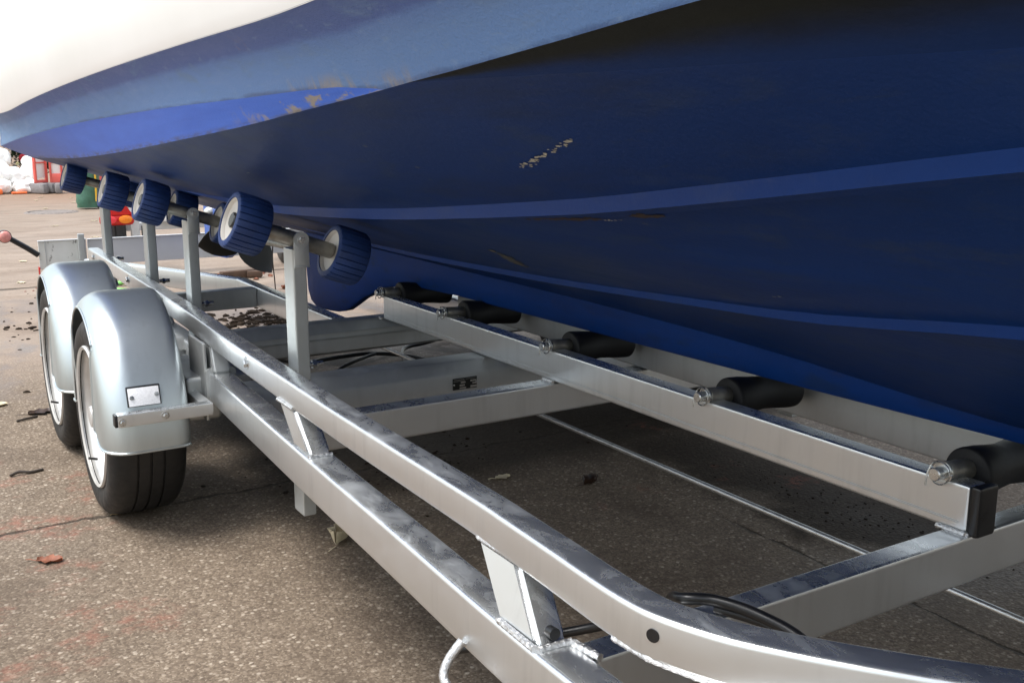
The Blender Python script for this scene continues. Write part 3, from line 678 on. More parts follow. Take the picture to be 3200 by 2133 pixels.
# wheels and mudguards
XO, XI = .411, .604
def wheel(y, side):
    sx = (lambda x: mx(x)) if side else (lambda x: x)
    dr = -1 if side else 1
    c = (sx(XO), y, .2625)
    W = .190
    pr = [(.030, .180), (.010, .186), (.004, .200), (.001, .220), (.003, .237), (.012, .250), (.022, .2580), (.040, .2615), (.061, .2625), (.0615, .256), (.0665, .256), (.067, .2625), (.092, .2627), (.0925, .256), (.0985, .256), (.099, .2627), (.124, .2625), (.1245, .256), (.1295, .256), (.130, .2625), (.150, .2615), (.168, .2580), (.178, .250), (.187, .237), (.189, .220), (.186, .200), (.180, .186), (.160, .180)]
    bm = bmesh.new()
    lathe(bm, [(.02, .178)] + pr + [(.17, .178)], c, (dr, 0, 0), 72, False)
    rimbm = bmesh.new()
    rp_ = [(.004, .176), (.000, .184), (.005, .187), (.012, .186), (.016, .180), (.020, .172), (.030, .166), (.060, .160), (.085, .152), (.094, .140), (.080, .120), (.072, .105), (.080, .085), (.086, .06), (.086, .001)]
    lathe(rimbm, rp_, c, (dr, 0, 0), 64, False)
    for j in range(10):     # vent holes read as dark studs round the disc
        a = 2 * math.pi * j / 10; p = Vector((c[0] + dr * .079, c[1] + .122 * math.cos(a), c[2] + .122 * math.sin(a)))
    wo = T(obj('wheel', rimbm, M['rim'], trailer, 35))
    sub(obj('tyre', bm, M['tyre'], trailer, 30), wo)
    bm = bmesh.new(); lathe(bm, [(.086, .034), (.048, .032), (.010, .030), (.002, .027), (.000, .020), (.000, 0.001)], c, (dr, 0, 0), 28); sub(obj('hub_cap', bm, M['rim'], trailer, 35), wo)
    for j in range(4):
        bm = bmesh.new(); a = R(45 + 90 * j); bolt(bm, (c[0] + dr * .083, c[1] + .052 * math.cos(a), c[2] + .052 * math.sin(a)), (-dr, 0, 0), .009, .014)
        sub(obj('wheel_nut', bm, M['zinc'], trailer, 35), wo)
    bm = bmesh.new(); cyl(bm, (c[0] + dr * .02, c[1] + .06, c[2] - .135), (c[0] - dr * .003, c[1] + .058, c[2] - .128), .0035, 10); sub(obj('tyre_valve', bm, M['plastic_black'], trailer, 60), wo)
    return wo
def mudguard(y, side):
    sx = (lambda x: mx(x)) if side else (lambda x: x)
    cz = .2625; Ro = .326; xo, xi = .393, .592
    # profile from inner lip over the crown to the outer skirt: (x, r)
    prof = [(xi + .001, Ro - .028), (xi, Ro - .016), (xi - .006, Ro - .004), (xi - .018, Ro)]
    nshoulder = 10; sh = .066
    x_s = xo + sh
    for i in range(1, 6): prof.append((lerp(xi - .018, x_s, i / 5), Ro))
    for i in range(1, nshoulder + 1):
        a = R(90 * i / nshoulder); prof.append((x_s - sh * math.sin(a), Ro - sh * (1 - math.cos(a)) * .92))
    for i in range(1, 4): prof.append((xo, Ro - sh * .92 - .033 * i))
    nprof = len(prof); bm = bmesh.new(); loops = []; edge = []
    th0, th1 = R(-3), R(183); N = 72
    cum = [0]
    for a, b in zip(prof[:-1], prof[1:]): cum.append(cum[-1] + math.hypot(a[0] - b[0], a[1] - b[1]))
    tot = cum[-1]
    for i in range(N + 1):
        th = lerp(th0, th1, i / N)
        dend = min(th - th0, th1 - th) * Ro
        ct = abs(math.cos(th)); rin = .288 if .288 * ct < .185 else .185 / ct
        rc = .05
        cut = rc - math.sqrt(max(0, rc * rc - (rc - dend) ** 2)) if dend < rc else 0
        smax = tot - (rin - prof[-1][1]) - cut
        rc2 = .02; cut2 = rc2 - math.sqrt(max(0, rc2 * rc2 - (rc2 - dend) ** 2)) if dend < rc2 else 0
        row = []
        for j in range(nprof + 4):
            s_ = lerp(cut2, smax, j / (nprof + 3)); q = max(m for m in range(nprof - 1) if cum[m] <= s_ + 1e-9)
            f_ = (s_ - cum[q]) / (cum[q + 1] - cum[q]); x = lerp(prof[q][0], prof[q + 1][0], f_); r_ = lerp(prof[q][1], prof[q + 1][1], f_)
            row.append(Vector((sx(x + .022 * (1 - math.cos(th)) * .5), y - r_ * math.cos(th), cz + r_ * math.sin(th))))
        loops.append(row)
    V = [[bm.verts.new(p) for p in row] for row in loops]
    for a, b in zip(V[:-1], V[1:]):
        for j in range(len(a) - 1): bm.faces.new((a[j], a[j + 1], b[j + 1], b[j]))
    bmesh.ops.recalc_face_normals(bm, faces=bm.faces)
    bmesh.ops.solidify(bm, geom=list(bm.faces), thickness=.002)
    border = loops[0] + [r_[-1] for r_ in loops[1:-1]] + loops[-1][::-1]
    pth = [border[0]]
    for p in border[1:]:
        if (p - pth[-1]).length > .002: pth.append(p)
    sweep(bm, pth, circ(.0033, 7))
    return T(obj('mudguard', bm, M['guard'], trailer, 45))
for sd_ in (0, 1):
    for y in (2.772, 3.452):
        wheel(y, sd_); mg = mudguard(y, sd_)
        sx = (lambda x: mx(x)) if sd_ else (lambda x: x)
        if y < 3 and sd_ == 0:
            mg['label'] = 'front mudguard with white reflector'
            # angle bar across the front of the guard, returning to the chassis
            bm = bmesh.new()
            box(bm, (.530, 2.438, .3335), (.222, .028, .031), .003); br = T(obj('guard_bracket', bm, M['galv'], trailer, 34, True))
            br['label'] = 'bar across the front of the mudguard'
            bm = bmesh.new(); box(bm, (.6275, 2.655, .3335), (.027, .40, .030), .003); T(obj('guard_bracket', bm, M['galv_dull'], trailer, 34, True))
            bm = bmesh.new(); box(bm, (.4165, 2.4385, .3335), (.007, .026, .029), .002); sub(obj('end_plug', bm, M['plastic_black'], trailer), br)
            for p_, a_ in (((.430, 2.424, .331), (0, -1, 0)), ((.527, 2.424, .334), (0, -1, 0)), ((.630, 2.57, .349), (0, 0, 1))):
                bm = bmesh.new(); bolt(bm, p_, a_, .0062, .005); sub(obj('bolt', bm, M['zinc'], trailer), br)
            tilt = Matrix.Rotation(R(-7), 3, 'X')
            bm = bmesh.new(); box(bm, (.4885, 2.464, .379), (.078, .005, .049), .002, Matrix.Rotation(R(-18), 3, 'X')); rf = T(obj('reflector_frame', bm, M['plastic_black'], trailer))
            bm = bmesh.new(); box(bm, (.4885, 2.4611, .378), (.071, .002, .043), .0006, Matrix.Rotation(R(-18), 3, 'X')); sub(obj('reflector', bm, M['reflector'], trailer), rf)
            for p_ in ((.4605, 2.460, .377), (.5175, 2.461, .380)):
                bm = bmesh.new(); bolt(bm, p_, (0, -.95, .3), .0035, .002); sub(obj('screw', bm, M['zinc'], trailer), rf)
        # suspension unit: arm, housing, bolt
        xa, xb = sorted((sx(.610), sx(.70)))
        bm = bmesh.new(); box(bm, ((xa + xb) / 2, y - .06, .325), (xb - xa, .30, .115), .012, None, 3)
        su = T(obj('suspension_unit', bm, M['galv_dull'], trailer, 34, True))
        xa, xb = sorted((sx(.585), sx(.62)))
        bm = bmesh.new(); box(bm, ((xa + xb) / 2, y - .02, .285), (xb - xa, .34, .055), .012, Matrix.Rotation(R(0), 3, 'X'), 3); sub(obj('trailing_arm', bm, M['galv_dull'], trailer, 34, True), su)
        bm = bmesh.new(); bolt(bm, (sx(.612), y - .085, .392), (1 if sd_ else -1, 0, 0), .012, .012); sub(obj('bolt', bm, M['zinc'], trailer), su)
        bm = bmesh.new(); cyl(bm, (sx(.49), y, .2625), (sx(.62), y, .2625), .025, 20); sub(obj('stub_axle', bm, M['galv_dull'], trailer), su)
# sleeve plate where the near chassis rail meets the axle housing
for sd_ in (0, 1):
    sx = (lambda x: mx(x)) if sd_ else (lambda x: x)
    bm = bmesh.new()
    pro = rrect(.076, .105, .012)
    d0 = [bm.verts.new((sx(.690 + a), 2.52, .358 + b)) for a, b in pro]; d1 = [bm.verts.new((sx(.690 + a), 2.535, .358 + b)) for a, b in pro]
    loops_to_faces(bm, [d0, d1]); T(obj('end_plate', bm, M['galv_dull'], trailer, 34))
    T(mbox('hanger_plate', (sx(.655), 2.60, .375), (.010, .14, .20), M['galv_dull'], trailer, .004))
    T(mbox('hanger_plate', (sx(.715), 2.60, .40), (.008, .12, .10), M['galv_dull'], trailer, .004))

# roller posts with rocking twin rollers
def ribbed(bm, c, axis, r, wd, ribs=26, ph=0):
    d, s, u = frame(axis); c = Vector(c); gd = .0035
    ang = []
    for k_ in range(ribs):
        a0 = 2 * math.pi * (k_ + ph) / ribs; st = 2 * math.pi / ribs
        ang += [(a0 + st * .00, gd), (a0 + st * .07, gd), (a0 + st * .13, 0), (a0 + st * .5, 0), (a0 + st * .93, 0)]
    sect = [(0, r * .765, 0), (0, r - .008, 0), (.002, r - .003, .5), (.006, r - .0005, 1), (.5 * wd, r + .0006, 1), (wd - .006, r - .0005, 1), (wd - .002, r - .003, .5), (wd, r - .008, 0), (wd, r * .765, 0)]
    loops = []
    for a, rr, gg in sect:
        loops.append([bm.verts.new(c + d * a + (s * math.cos(t) + u * math.sin(t)) * (rr - gdp * gg)) for t, gdp in ang])
    loops_to_faces(bm, loops, True, False)
    n = len(loops[0])          # close the bore
    for i in range(n): bm.faces.new((loops[-1][i], loops[-1][(i + 1) % n], loops[0][(i + 1) % n], loops[0][i]))
def roller_post(y, px, side, zb, tx0, tzc, ang, r=.060, half=.113):
    sx = (lambda x: mx(x)) if side else (lambda x: x)
    dr = -1 if side else 1
    zt = tzc + .012
    bm = bmesh.new()
    hgt = (tzc - .016) - zb
    box(bm, (sx(px - .003), y, zb + hgt / 2), (.030, .060, hgt), .004, None, 2)
    po = T(obj('roller_post', bm, M['galv_post'], trailer, 34, True))
    # clevis strap on the front of the post
    bm = bmesh.new()
    box(bm, (sx(px), y - .0335, tzc - .022), (.033, .005, .062), .0015)
    lathe(bm, [(0, .0165), (.0068, .0165)], (sx(px), y - .0372, tzc + .004), (0, 1, 0), 24)
    box(bm, (sx(px), y - .035, tzc - .052), (.034, .004, .004), .001)
    sub(obj('clevis', bm, M['galv_post'], trailer, 34), po)
    bm = bmesh.new(); bolt(bm, (sx(px), y - .0372, tzc + .004), (0, -1, 0), .0058, .005); sub(obj('bolt', bm, M['zinc'], trailer), po)
    ax = Vector((dr * math.cos(ang), 0, -math.sin(ang)))
    mid = Vector((sx(px + .002), y, tzc))
    a = mid - ax * (half - .028); b = mid + ax * (half - .03)
    bm = bmesh.new(); cyl(bm, a, b, .0165, 24, .001); sub(obj('rocker_tube', bm, M['shaft'], trailer, 50), po)
    for e in (-1, 1):
        c = mid + ax * (e * half); wd = .074
        st = c - ax * wd / 2
        bm = bmesh.new(); ribbed(bm, st, ax, r, wd, 26, rnd.random()); ro = sub(obj('roller', bm, M['roller_blue'], trailer, 30), po)
        bm = bmesh.new()
        lathe(bm, [(.002, r * .772), (.004, r * .74), (.010, r * .70), (.014, r * .45), (.012, .020), (.012, .001)], st, ax, 40, False)
        lathe(bm, [(.002, r * .772), (.004, r * .74), (.010, r * .70), (.014, r * .45), (.012, .020), (.012, .001)], st + ax * wd, -ax, 40, False)
        sub(obj('roller_hub', bm, M['hub_white'], trailer, 40), po)
        bm = bmesh.new(); lathe(bm, [(.014, .0165), (.0075, .0162), (.0055, .014), (.005, .001)], st if e < 0 else st + ax * wd, ax if e < 0 else -ax, 24); sub(obj('hub_cap', bm, M['plastic_black'], trailer, 40), po)
    if side == 0:
        bm = bmesh.new()
        xr = px - .075 if False else None
        bolt(bm, (float(np.interp(y + .085, [1.69, 2.36, 2.9, 3.6, 4.47], [.657, .678, .701, .718, .734])) - .0222, y + .085, .498), (-1, 0, 0), .0095, .007)
        sub(obj('clamp_bolt', bm, M['zinc'], trailer), po)
        bm = bmesh.new(); cyl(bm, (px + .020, y + .012, .495), (px + .055, y + .012, .495), .006, 12); lathe(bm, [(0, .0105), (.009, .0105)], (px + .030, y + .012, .495), (1, 0, 0), 6); sub(obj('clamp_bolt', bm, M['zinc'], trailer), po)
    return po
for sd_ in (0, 1):
    roller_post(2.076, .741, sd_, .165, 0, .769, R(20))
    roller_post(2.99, .757, sd_, .22, 0, .759, R(19))
    roller_post(3.53, .760, sd_, .25, 0, .765, R(17))
    roller_post(4.24, .752, sd_, .28, 0, .782, R(17), .058)

# rear light board, marker lamp on a stalk
BY = 5.60
lb = T(mbox('light_board', (XC + .118, BY, .3765), (2 * (XC - .655) - .235, .012, .131), M['board'], trailer, .003)); lb['label'] = 'grey light board across the back'
T(mbox('board_edge', (XC + .118, BY - .002, .4440), (2 * (XC - .655) - .235, .024, .004), M['alu'], trailer, .001))
ep = T(mbox('board_end', (.770, BY - .013, .3765), (.224, .012, .139), M['spotted'], trailer, .003)); ep['label'] = 'mud-spotted end plate of the light board'
T(mbox('board_edge', (.770, BY - .013, .4480), (.227, .026, .004), M['alu'], trailer, .001))
T(mbox('board_strap', (.688, BY - .021, .3765), (.004, .006, .134), M['galv'], trailer, .001))
T(mbox('board_post', (.857, BY - .034, .391), (.030, .028, .17), M['galv_dull'], trailer, .003))
ma = T(tube('marker_arm', [(.655, BY - .017, .379), (.609, BY - .023, .416), (.526, BY - .034, .474)], .0137, M['plastic_black'], trailer, 14))
bm = bmesh.new(); lathe(bm, [(-.02, .023), (-.018, .031), (.018, .031), (.02, .023)], (.509, BY - .04, .482), (0, 1, 0), 28); sub(obj('lamp_housing', bm, M['plastic_black'], trailer, 40), ma)
bm = bmesh.new(); lathe(bm, [(0, .028), (.006, .025), (.011, .014), (.012, .001)], (.509, BY - .059, .482), (0, -1, 0), 28); sub(obj('marker_lens', bm, M['pink'], trailer, 40), ma)
bm = bmesh.new(); box(bm, (.653, BY - .017, .300), (.006, .034, .04), .002); T(obj('side_reflector', bm, M['red'], trailer))

# ------------------------------------------------------------------ YARD BEHIND
def blob(name, c, s, mat, parent=None, amp=.18, fr=2.2, seed=0, sub_=4, flat=True, fine=.02):
    bm = bmesh.new(); bmesh.ops.create_icosphere(bm, subdivisions=sub_, radius=1.0)
    for v in bm.verts:
        p = v.co.copy(); n_ = noise.noise(p * fr + Vector((seed * 7.3, seed * 3.1, 0))); n2_ = noise.noise(p * fr * 3.1 + Vector((seed, 5, 0)))
        n3_ = noise.noise(p * fr * 8 + Vector((seed, 9, 2)))
        p = p * (1 + amp * n_ + amp * .4 * n2_ + fine * n3_)
        p.x *= s[0]; p.y *= s[1]; p.z *= s[2]
        if flat and p.z < -s[2] * .72: p.z = -s[2] * .72
        v.co = p + Vector((0, 0, s[2] * .72 if flat else 0))
    o = obj(name, bm, mat, parent, 70); o.location = c; return o
# proj helper values were measured once; everything stands 13-20 m away on the ground
sacks = [((1.66, 17.9, 0), (.17, .20, .13), 'white rubble sack lowest at the left edge, beside an orange slab'),
         ((2.02, 17.8, 0), (.20, .20, .13), 'white sack slumped flat in front, its corner towards the red barrier'),
         ((1.64, 18.3, .14), (.24, .24, .20), 'large white sack across the heap at the left edge'),
         ((1.90, 18.3, .10), (.17, .20, .17), 'white sack in the middle of the heap'),
         ((2.14, 18.3, .12), (.14, .18, .22), 'tall white sack standing against the red barrier'),
         ((2.18, 18.7, .36), (.11, .16, .12), 'small white sack topmost beside the dark shrub'),
         ((1.72, 18.9, .36), (.22, .2, .20), 'pale sack highest at the left edge under the hull'),
         ((2.28, 17.95, 0), (.10, .12, .09), 'little white sack at the foot of the turned barrier')]
for i, (c, s, lab) in enumerate(sacks):
    tag(blob('rubble_sack', c, s, M['sack'], None, .20, 1.7, i + 1, 4), lab, 'sack', 'white rubble sacks in a heap')
tag(mbox('plastic_slab', (1.55, 17.65, .045), (.20, .2, .09), M['orange'], None, .03), 'orange plastic slab at the foot of the sacks by the left edge', 'plastic slab')
tag(mbox('plastic_strip', (1.88, 17.6, .02), (.22, .08, .035), M['orange'], None, .015, Matrix.Rotation(R(6), 3, 'Z')), 'thin orange plastic strip under the front sack', 'plastic strip')
# shrub with blooms
sh = thing('flowering_shrub', 'dark flowering shrub with a red bloom behind the white sacks', 'shrub', (2.36, 20.2, 0))
bm = bmesh.new()
for i in range(2600):
    a = rnd.uniform(0, 2 * math.pi); r_ = rnd.random() ** .5; h_ = rnd.uniform(.25, 1.3)
    p = Vector(((.45 * r_ * math.cos(a) * (1.1 - .4 * h_ / 1.3)) + .02, .4 * r_ * math.sin(a), h_)); d, s, u = frame((rnd.gauss(0, 1), rnd.gauss(0, 1), rnd.gauss(0, .6))); l_ = rnd.uniform(.04, .08)
    q = [p, p + s * l_ * .4 + d * l_ * .6, p + d * l_ * 1.5, p - s * l_ * .4 + d * l_ * .6]; bm.faces.new([bm.verts.new(x) for x in q])
obj('foliage', bm, M['foliage'], sh)
bm = bmesh.new()
for k_ in range(7):
    a = k_ * .9; sweep(bm, [(0, 0, 0), (.15 * math.cos(a), .12 * math.sin(a), .5), (.38 * math.cos(a), .25 * math.sin(a), 1.0)], lambda i: circ(.02 - .006 * i, 6))
obj('stem', bm, M['twig'], sh)
def bloom(p, r_, mat, n=22):
    bm = bmesh.new()
    for k_ in range(n):
        a = k_ * 2.4; t = (k_ / n) ** .5; d = Vector((math.cos(a) * t, -.5 + .4 * t, math.sin(a) * t)).normalized(); s = d.cross(Vector((0, 1, .2))).normalized(); b = Vector(p)
        q = [b, b + d * r_ * .6 + s * r_ * .35, b + d * r_ * 1.0, b + d * r_ * .6 - s * r_ * .35]; bm.faces.new([bm.verts.new(x) for x in q])
    return obj('bloom', bm, mat, sh)
bloom((-.15, -.55, .50), .075, M['bloom_pink'], 40)['label'] = 'large red bloom'
for p in ((-.10, -.5, .34), (-.06, -.5, .30), (.03, -.5, .42), (-.24, -.5, .40), (-.08, -.5, .24), (.12, -.5, .44)): bloom(p, .035, M['bloom_pale'])
# red plastic barriers
def barrier(c, rot, lab, wid, posts, low):
    t = thing('site_barrier', lab, 'barrier', c, 'red and white site barriers'); t.rotation_euler = (0, 0, rot)
    bm = bmesh.new(); z0, z1 = .165, .98; xs = [(-.5 + i / (posts - 1)) * wid for i in range(posts)]
    for x in xs: box(bm, (x, 0, (z0 + z1) / 2), (.032, .05, z1 - z0), .008)
    for z, h_ in ((z0 + low / 2, low), (.475, .022), (.75, .03), (z1 - .05, .10)): box(bm, (0, .002, z), (wid + .032, .044, h_), .008)
    obj('frame', bm, M['barrier'], t)
    for a, b in zip(xs[:-1], xs[1:]):
        bm = bmesh.new(); box(bm, ((a + b) / 2, .014, .60), (b - a - .02, .018, .72), .004); obj('infill_board', bm, M['barrier_white'], t)
    if posts > 3:
        bm = bmesh.new(); box(bm, ((xs[1] + xs[2]) / 2, -.004, .40), (.055, .006, .075), .003); obj('notice', bm, M['grey_foot'], t)
    for x in (-wid / 2.6, wid / 2.6):
        bm = bmesh.new(); box(bm, (x, 0, .085), (.11, .40, .16), .03); obj('foot', bm, M['grey_foot'], t)
    return t
barrier((2.205, 17.6, 0), R(32), 'red site barrier with white infill, the one turned aside next to the sacks', .20, 2, .045)
barrier((2.74, 17.5, 0), R(-6), 'red site barrier with white infill facing straight on, behind the farthest blue roller', .80, 6, .14)
# tarpaulin-wrapped bundle
tb = thing('wrapped_bundle', 'upright bundle wrapped in green tarpaulin with a yellow strap', 'bundle', (2.285, 13.9, 0))
bm = bmesh.new(); loops = []
for i in range(26):
    z = .02 + .95 * i / 25; ring_ = []
    for j in range(40):
        a = 2 * math.pi * j / 40; n_ = noise.noise(Vector((math.cos(a) * 1.5, math.sin(a) * 1.5, z * 6))); n2_ = noise.noise(Vector((a * 2 + z * 9, z * 14, 3)))
        r_ = .135 * (1 - .12 * (z - .4)) * (1 + .12 * n_ + .07 * n2_) * (1.0 if i > 1 else .9); ring_.append(bm.verts.new((r_ * math.cos(a) + .06 * (z - .4), r_ * .9 * math.sin(a), z)))
    loops.append(ring_)
loops_to_faces(bm, loops); obj('tarpaulin', bm, M['tarp'], tb, 50)
bm = bmesh.new(); sweep(bm, [(.055, -.140, .10), (.058, -.148, .3), (.062, -.150, .45), (.075, -.150, .56), (.03, -.148, .64)], rrect(.022, .006, .002)); obj('strap', bm, M['yellow'], tb)
bm = bmesh.new(); box(bm, (.13, .02, .07), (.12, .16, .13), .03); obj('base_block', bm, M['rubber'], tb)
# second trailer, seen from behind
st = thing('parked_trailer', 'pale grey trailer parked beyond, with a red triangle tail lamp over its black tyre', 'trailer', (1.75, 8.0, 0))
def S(o): o.location = Vector(o.location) - Vector((1.75, 8.0, 0)); return o
for xx in (1.308, 2.55):
    bm = bmesh.new(); lathe(bm, [(.01, .16), (0, .20), (.004, .235), (.018, .255), (.035, .258), (.036, .25), (.044, .25), (.045, .258), (.072, .258), (.073, .25), (.081, .25), (.082, .258), (.10, .258), (.128, .255), (.142, .235), (.145, .20), (.135, .16)], (xx, 7.52, .26), (.985, -.174, 0), 48, False)
    wo = S(obj('wheel', bm, M['tyre'], st, 30))
lampb = bmesh.new()
tri = [(-.098, .005), (.098, .005), (.064, .062), (.018, .130), (-.018, .130), (-.064, .062)]
la = [lampb.verts.new((1.345 + a, 7.19, .43 + b)) for a, b in tri]; lb_ = [lampb.verts.new((1.345 + a, 7.235, .43 + b)) for a, b in tri]
loops_to_faces(lampb, [la, lb_]); tl = S(obj('tail_lamp', lampb, M['red'], st, 30)); tl['label'] = 'red triangle reflector over red and amber lenses'
def S2(o, par): o.parent = par; o.location = -(Vector(par.location) + Vector((1.75, 8.0, 0))); return o
bm = bmesh.new(); box(bm, (1.345, 7.212, .402), (.22, .05, .075), .028, None, 4); S2(obj('lamp_body', bm, M['red'], st, 40), tl)
bm = bmesh.new(); lathe(bm, [(0, .036), (.006, .034), (.010, .022), (.011, .002)], (1.296, 7.187, .404), (0, -1, 0), 26); bmesh.ops.scale(bm, vec=(1.2, 1, .78), space=Matrix.Translation((-1.296, -7.187, -.404)), verts=bm.verts); S2(obj('lens', bm, M['red_bright'], st, 40), tl)
bm = bmesh.new(); lathe(bm, [(0, .036), (.006, .034), (.010, .022), (.011, .002)], (1.396, 7.187, .404), (0, -1, 0), 26); bmesh.ops.scale(bm, vec=(1.2, 1, .78), space=Matrix.Translation((-1.396, -7.187, -.404)), verts=bm.verts); S2(obj('lens', bm, M['amber'], st, 40), tl)
S(mbox('crossbar', (1.90, 7.40, .335), (1.06, .05, .055), M['alu'], st, .006))
S(mbox('lamp_bracket', (1.475, 7.30, .40), (.05, .07, .28), M['alu'], st, .006))
S(mbox('lamp_bracket', (1.525, 7.28, .315), (.022, .04, .07), M['plastic_black'], st, .004))
S(mbox('upright', (1.885, 7.34, .56), (.055, .05, .42), M['alu'], st, .006))
S(mbox('winch_block', (1.72, 7.34, .40), (.16, .10, .06), M['barrier_white'], st, .012))
S(mbox('winch_block', (1.66, 7.32, .455), (.05, .05, .06), M['barrier_white'], st, .01))
for x in (1.60, 2.5): S(mbox('frame_rail', (x, 7.62, .37), (.05, .40, .08), M['alu'], st, .006))
bm = bmesh.new(); lathe(bm, [(0, .05), (0, .11), (.01, .12), (.05, .12), (.06, .11), (.06, .05)], (1.985, 7.25, .70), (.5, -1, 0), 32); S(obj('spare_wheel', bm, M['rubber'], st, 40))
S(mbox('spare_carrier', (1.985, 7.33, .52), (.03, .03, .36), M['alu'], st, .004))
# small things lying about
def clumps(name, box_, n, mat, lab, sz=(.012, .05), kind=None):
    bm = bmesh.new()
    for i in range(n):
        x = rnd.gauss(box_[0], box_[2]); y = rnd.gauss(box_[1], box_[3]); s = sz[0] + (sz[1] - sz[0]) * rnd.random() ** 2.6; el = rnd.uniform(.5, 1.9) 
        r0 = bmesh.ops.create_icosphere(bm, subdivisions=1, radius=1.0); ang = rnd.uniform(0, 3.14)
        for v in r0['verts']:
            q = v.co * (1 + .9 * noise.noise(v.co * 1.6 + Vector((i * 1.7, 0, 0)))); a_, b_ = q.x * s * el, q.y * s
            v.co = Vector((x + a_ * math.cos(ang) - b_ * math.sin(ang), y + a_ * math.sin(ang) + b_ * math.cos(ang), max(q.z * s * .45 + s * .2, -.002)))
    o = obj(name, bm, mat, None, 12); o['label'] = lab; o['category'] = 'dirt'; o['kind'] = 'stuff'; return o
clumps('dirt_clumps', (1.67, 5.25, .15, .13), 320, M['mud'], 'dark clods of mud on the yard beyond the skeg', (.005, .026))
clumps('mud_litter', (.72, 5.6, .35, .55), 150, M['mud'], 'dark muddy litter strewn left of the far wheel', (.004, .017))
clumps('leaf_litter', (1.75, 7.0, .5, .10), 160, M['leaf_brown'], 'line of brown leaf litter behind the light board', (.008, .022))
clumps('under_litter', (1.25, 2.72, .26, .16), 140, M['mud'], 'dark crumbs of bark and mud under the axle beams', (.002, .008))
clumps('wet_litter', (2.12, 1.75, .09, .25), 260, M['mud'], 'black wet litter under the keel beam', (.0008, .0042))
def leaf(x, y, s, mat, lab, rz_=0.0, curl=.5, z=.0, stem=True):
    bm = bmesh.new(); n_ = 9; rows_ = []
    lobes = lambda t: (math.sin(math.pi * t) ** .7) * (.34 + .12 * math.sin(t * 17))
    for i in range(n_):
        t = i / (n_ - 1); wd = s * lobes(min(max(t, .02), .98))
        row = []
        for j in (-1, -.5, 0, .5, 1):
            zz = curl * s * (.35 * j * j + .30 * (t - .5) ** 2) + s * .04 * noise.noise(Vector((t * 5, j * 3, x * 9)))
            row.append(bm.verts.new((s * (t - .5), wd * j, max(.001, zz) + z)))
        rows_.append(row)
    for a, b in zip(rows_[:-1], rows_[1:]):
        for j in range(4): bm.faces.new((a[j], a[j + 1], b[j + 1], b[j]))
    bmesh.ops.recalc_face_normals(bm, faces=bm.faces); bmesh.ops.solidify(bm, geom=list(bm.faces), thickness=.0006)
    sweep(bm, [(-.5 * s, 0, .003 + z), (-.75 * s, .03 * s, .006 + z), (-.95 * s, .10 * s, .004 + z)], circ(.0011, 6))
    o = obj('fallen_leaf', bm, mat, None, 60); o.location = (x, y, 0); o.rotation_euler = (0, 0, rz_); return tag(o, lab, 'leaf', 'fallen leaves on the yard')
leaf(.255, 2.495, .060, M['leaf_brown'], 'curled rust-brown leaf on open ground left of the near tyre', -.5, .38)
leaf(.885, 2.25, .075, M['leaf_pale'], 'pale dry leaf standing on edge under the near chassis rail', .9, 1.3)
leaf(1.66, 2.27, .060, M['leaf_dark'], 'dark wet leaf alone on the ground under the keel beam', .3, .9)
leaf(1.47, 2.44, .05, M['leaf_pale'], 'tiny pale leaf scrap beside the dark wet leaf', .0, .3)
leaf(1.30, 2.05, .07, M['leaf_brown'], 'reddish leaf just behind the middle crossmember', .2, .5)
leaf(.28, 4.10, .10, M['leaf_pale'], 'flat yellowish leaf left of the rear tyre', -.3, .2)
leaf(.46, 2.73, .03, M['leaf_tan'], 'small orange-tan leaf on the slab joint beside the near tyre', .4, .5)
leaf(.42, 3.9, .09, M['leaf_dark'], 'dark leaf lying by the rear tyre', .1, .3)
leaf(2.15, 6.25, .07, M['leaf_brown'], 'reddish leaf near the hanging cord', .7, .8)
far = [(1.2, 9.5), (1.7, 10.2), (1.55, 11.6), (.9, 8.6), (2.0, 12.0), (2.3, 15.2), (1.9, 15.9), (2.05, 16.6), (2.4, 16.2), (1.35, 8.1), (.75, 7.4), (1.8, 14.2)]
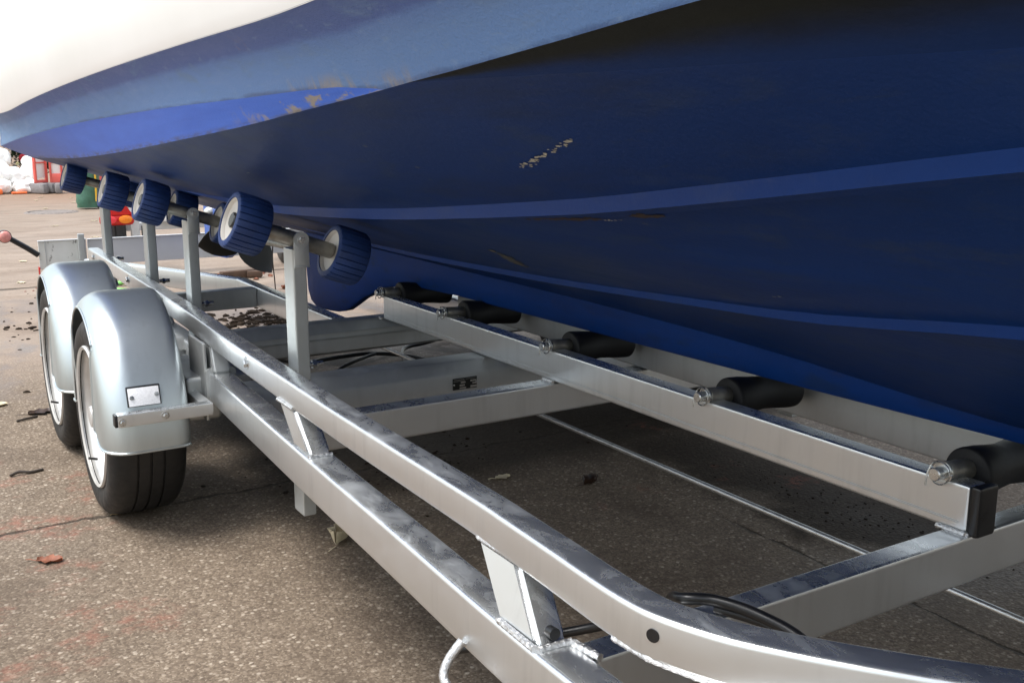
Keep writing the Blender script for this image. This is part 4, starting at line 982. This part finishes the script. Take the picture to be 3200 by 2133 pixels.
words = ['pale leaf between the marker lamp and the wheels', 'pale leaf in mid yard left of the manhole', 'pale leaf nearer than the manhole cover', 'pale leaf close to the left edge of the yard', 'pale leaf right of the manhole cover', 'pale leaf in front of the red barrier', 'pale leaf in front of the flat sack', 'pale leaf close under the sacks', 'pale leaf close under the barrier feet', 'pale leaf just above the marker lamp', 'pale leaf below the marker lamp', 'pale leaf behind the manhole cover']
for (x, y), wd in zip(far, words): leaf(x, y, .075, M['leaf_pale'], wd, rnd.uniform(0, 6), .22)
def twig(pts, r, lab): tag(tube('twig', spline(pts, 4), r, M['twig'], None, 7), lab, 'twig', 'twigs on the yard')
twig([(.245, 3.20, .005), (.27, 3.21, .009), (.30, 3.205, .005), (.335, 3.215, .004)], .0045, 'knobbly dark twig on the ground left of the near wheel')
twig([(.33, 3.82, .004), (.36, 3.83, .006), (.40, 3.85, .004)], .004, 'thin straight twig beside the rear tyre')
# manhole cover ring
bm = bmesh.new(); lathe(bm, [(0, .26), (.012, .27), (.012, .29), (.006, .30), (0, .31)], (1.78, 13.55, .0), (0, 0, 1), 48)
lathe(bm, [(0, .24), (.006, .235), (.006, .001)], (1.78, 13.55, .002), (0, 0, 1), 40)
tag(obj('manhole_cover', bm, M['iron']), 'round manhole cover let into the muddy yard', 'manhole cover')
bm = bmesh.new()
for i, (x, y, a, l_) in enumerate(((2.04, 6.86, 8, .26), (2.14, 6.83, -25, .10))): box(bm, (x, y, .028), (l_, .055, .055 - .012 * i), .006, Matrix.Rotation(R(a), 3, 'Z'))
tag(obj('wood_block', bm, M['wood']), 'short brown baulk of wood on the yard beyond the skeg', 'wood block')
tag(tube('ground_strap', spline([(1.26, 6.95, .012), (1.34, 6.88, .03), (1.42, 6.75, .012), (1.30, 6.62, .010), (1.20, 6.70, .012)], 6), .014, M['green_strap'], None, 8), 'bright green strap lying behind the rear mudguard', 'strap')
tag(tube('hanging_cord', spline([(1.70, 5.05, .58), (1.722, 5.17, .40), (1.728, 5.2, .32), (1.737, 5.21, .22), (1.744, 5.22, .10), (1.75, 5.24, .006), (1.80, 5.30, .006)], 6), .0032, M['cord'], None, 6), 'thin dark cord hanging from the stern to the ground', 'cord')
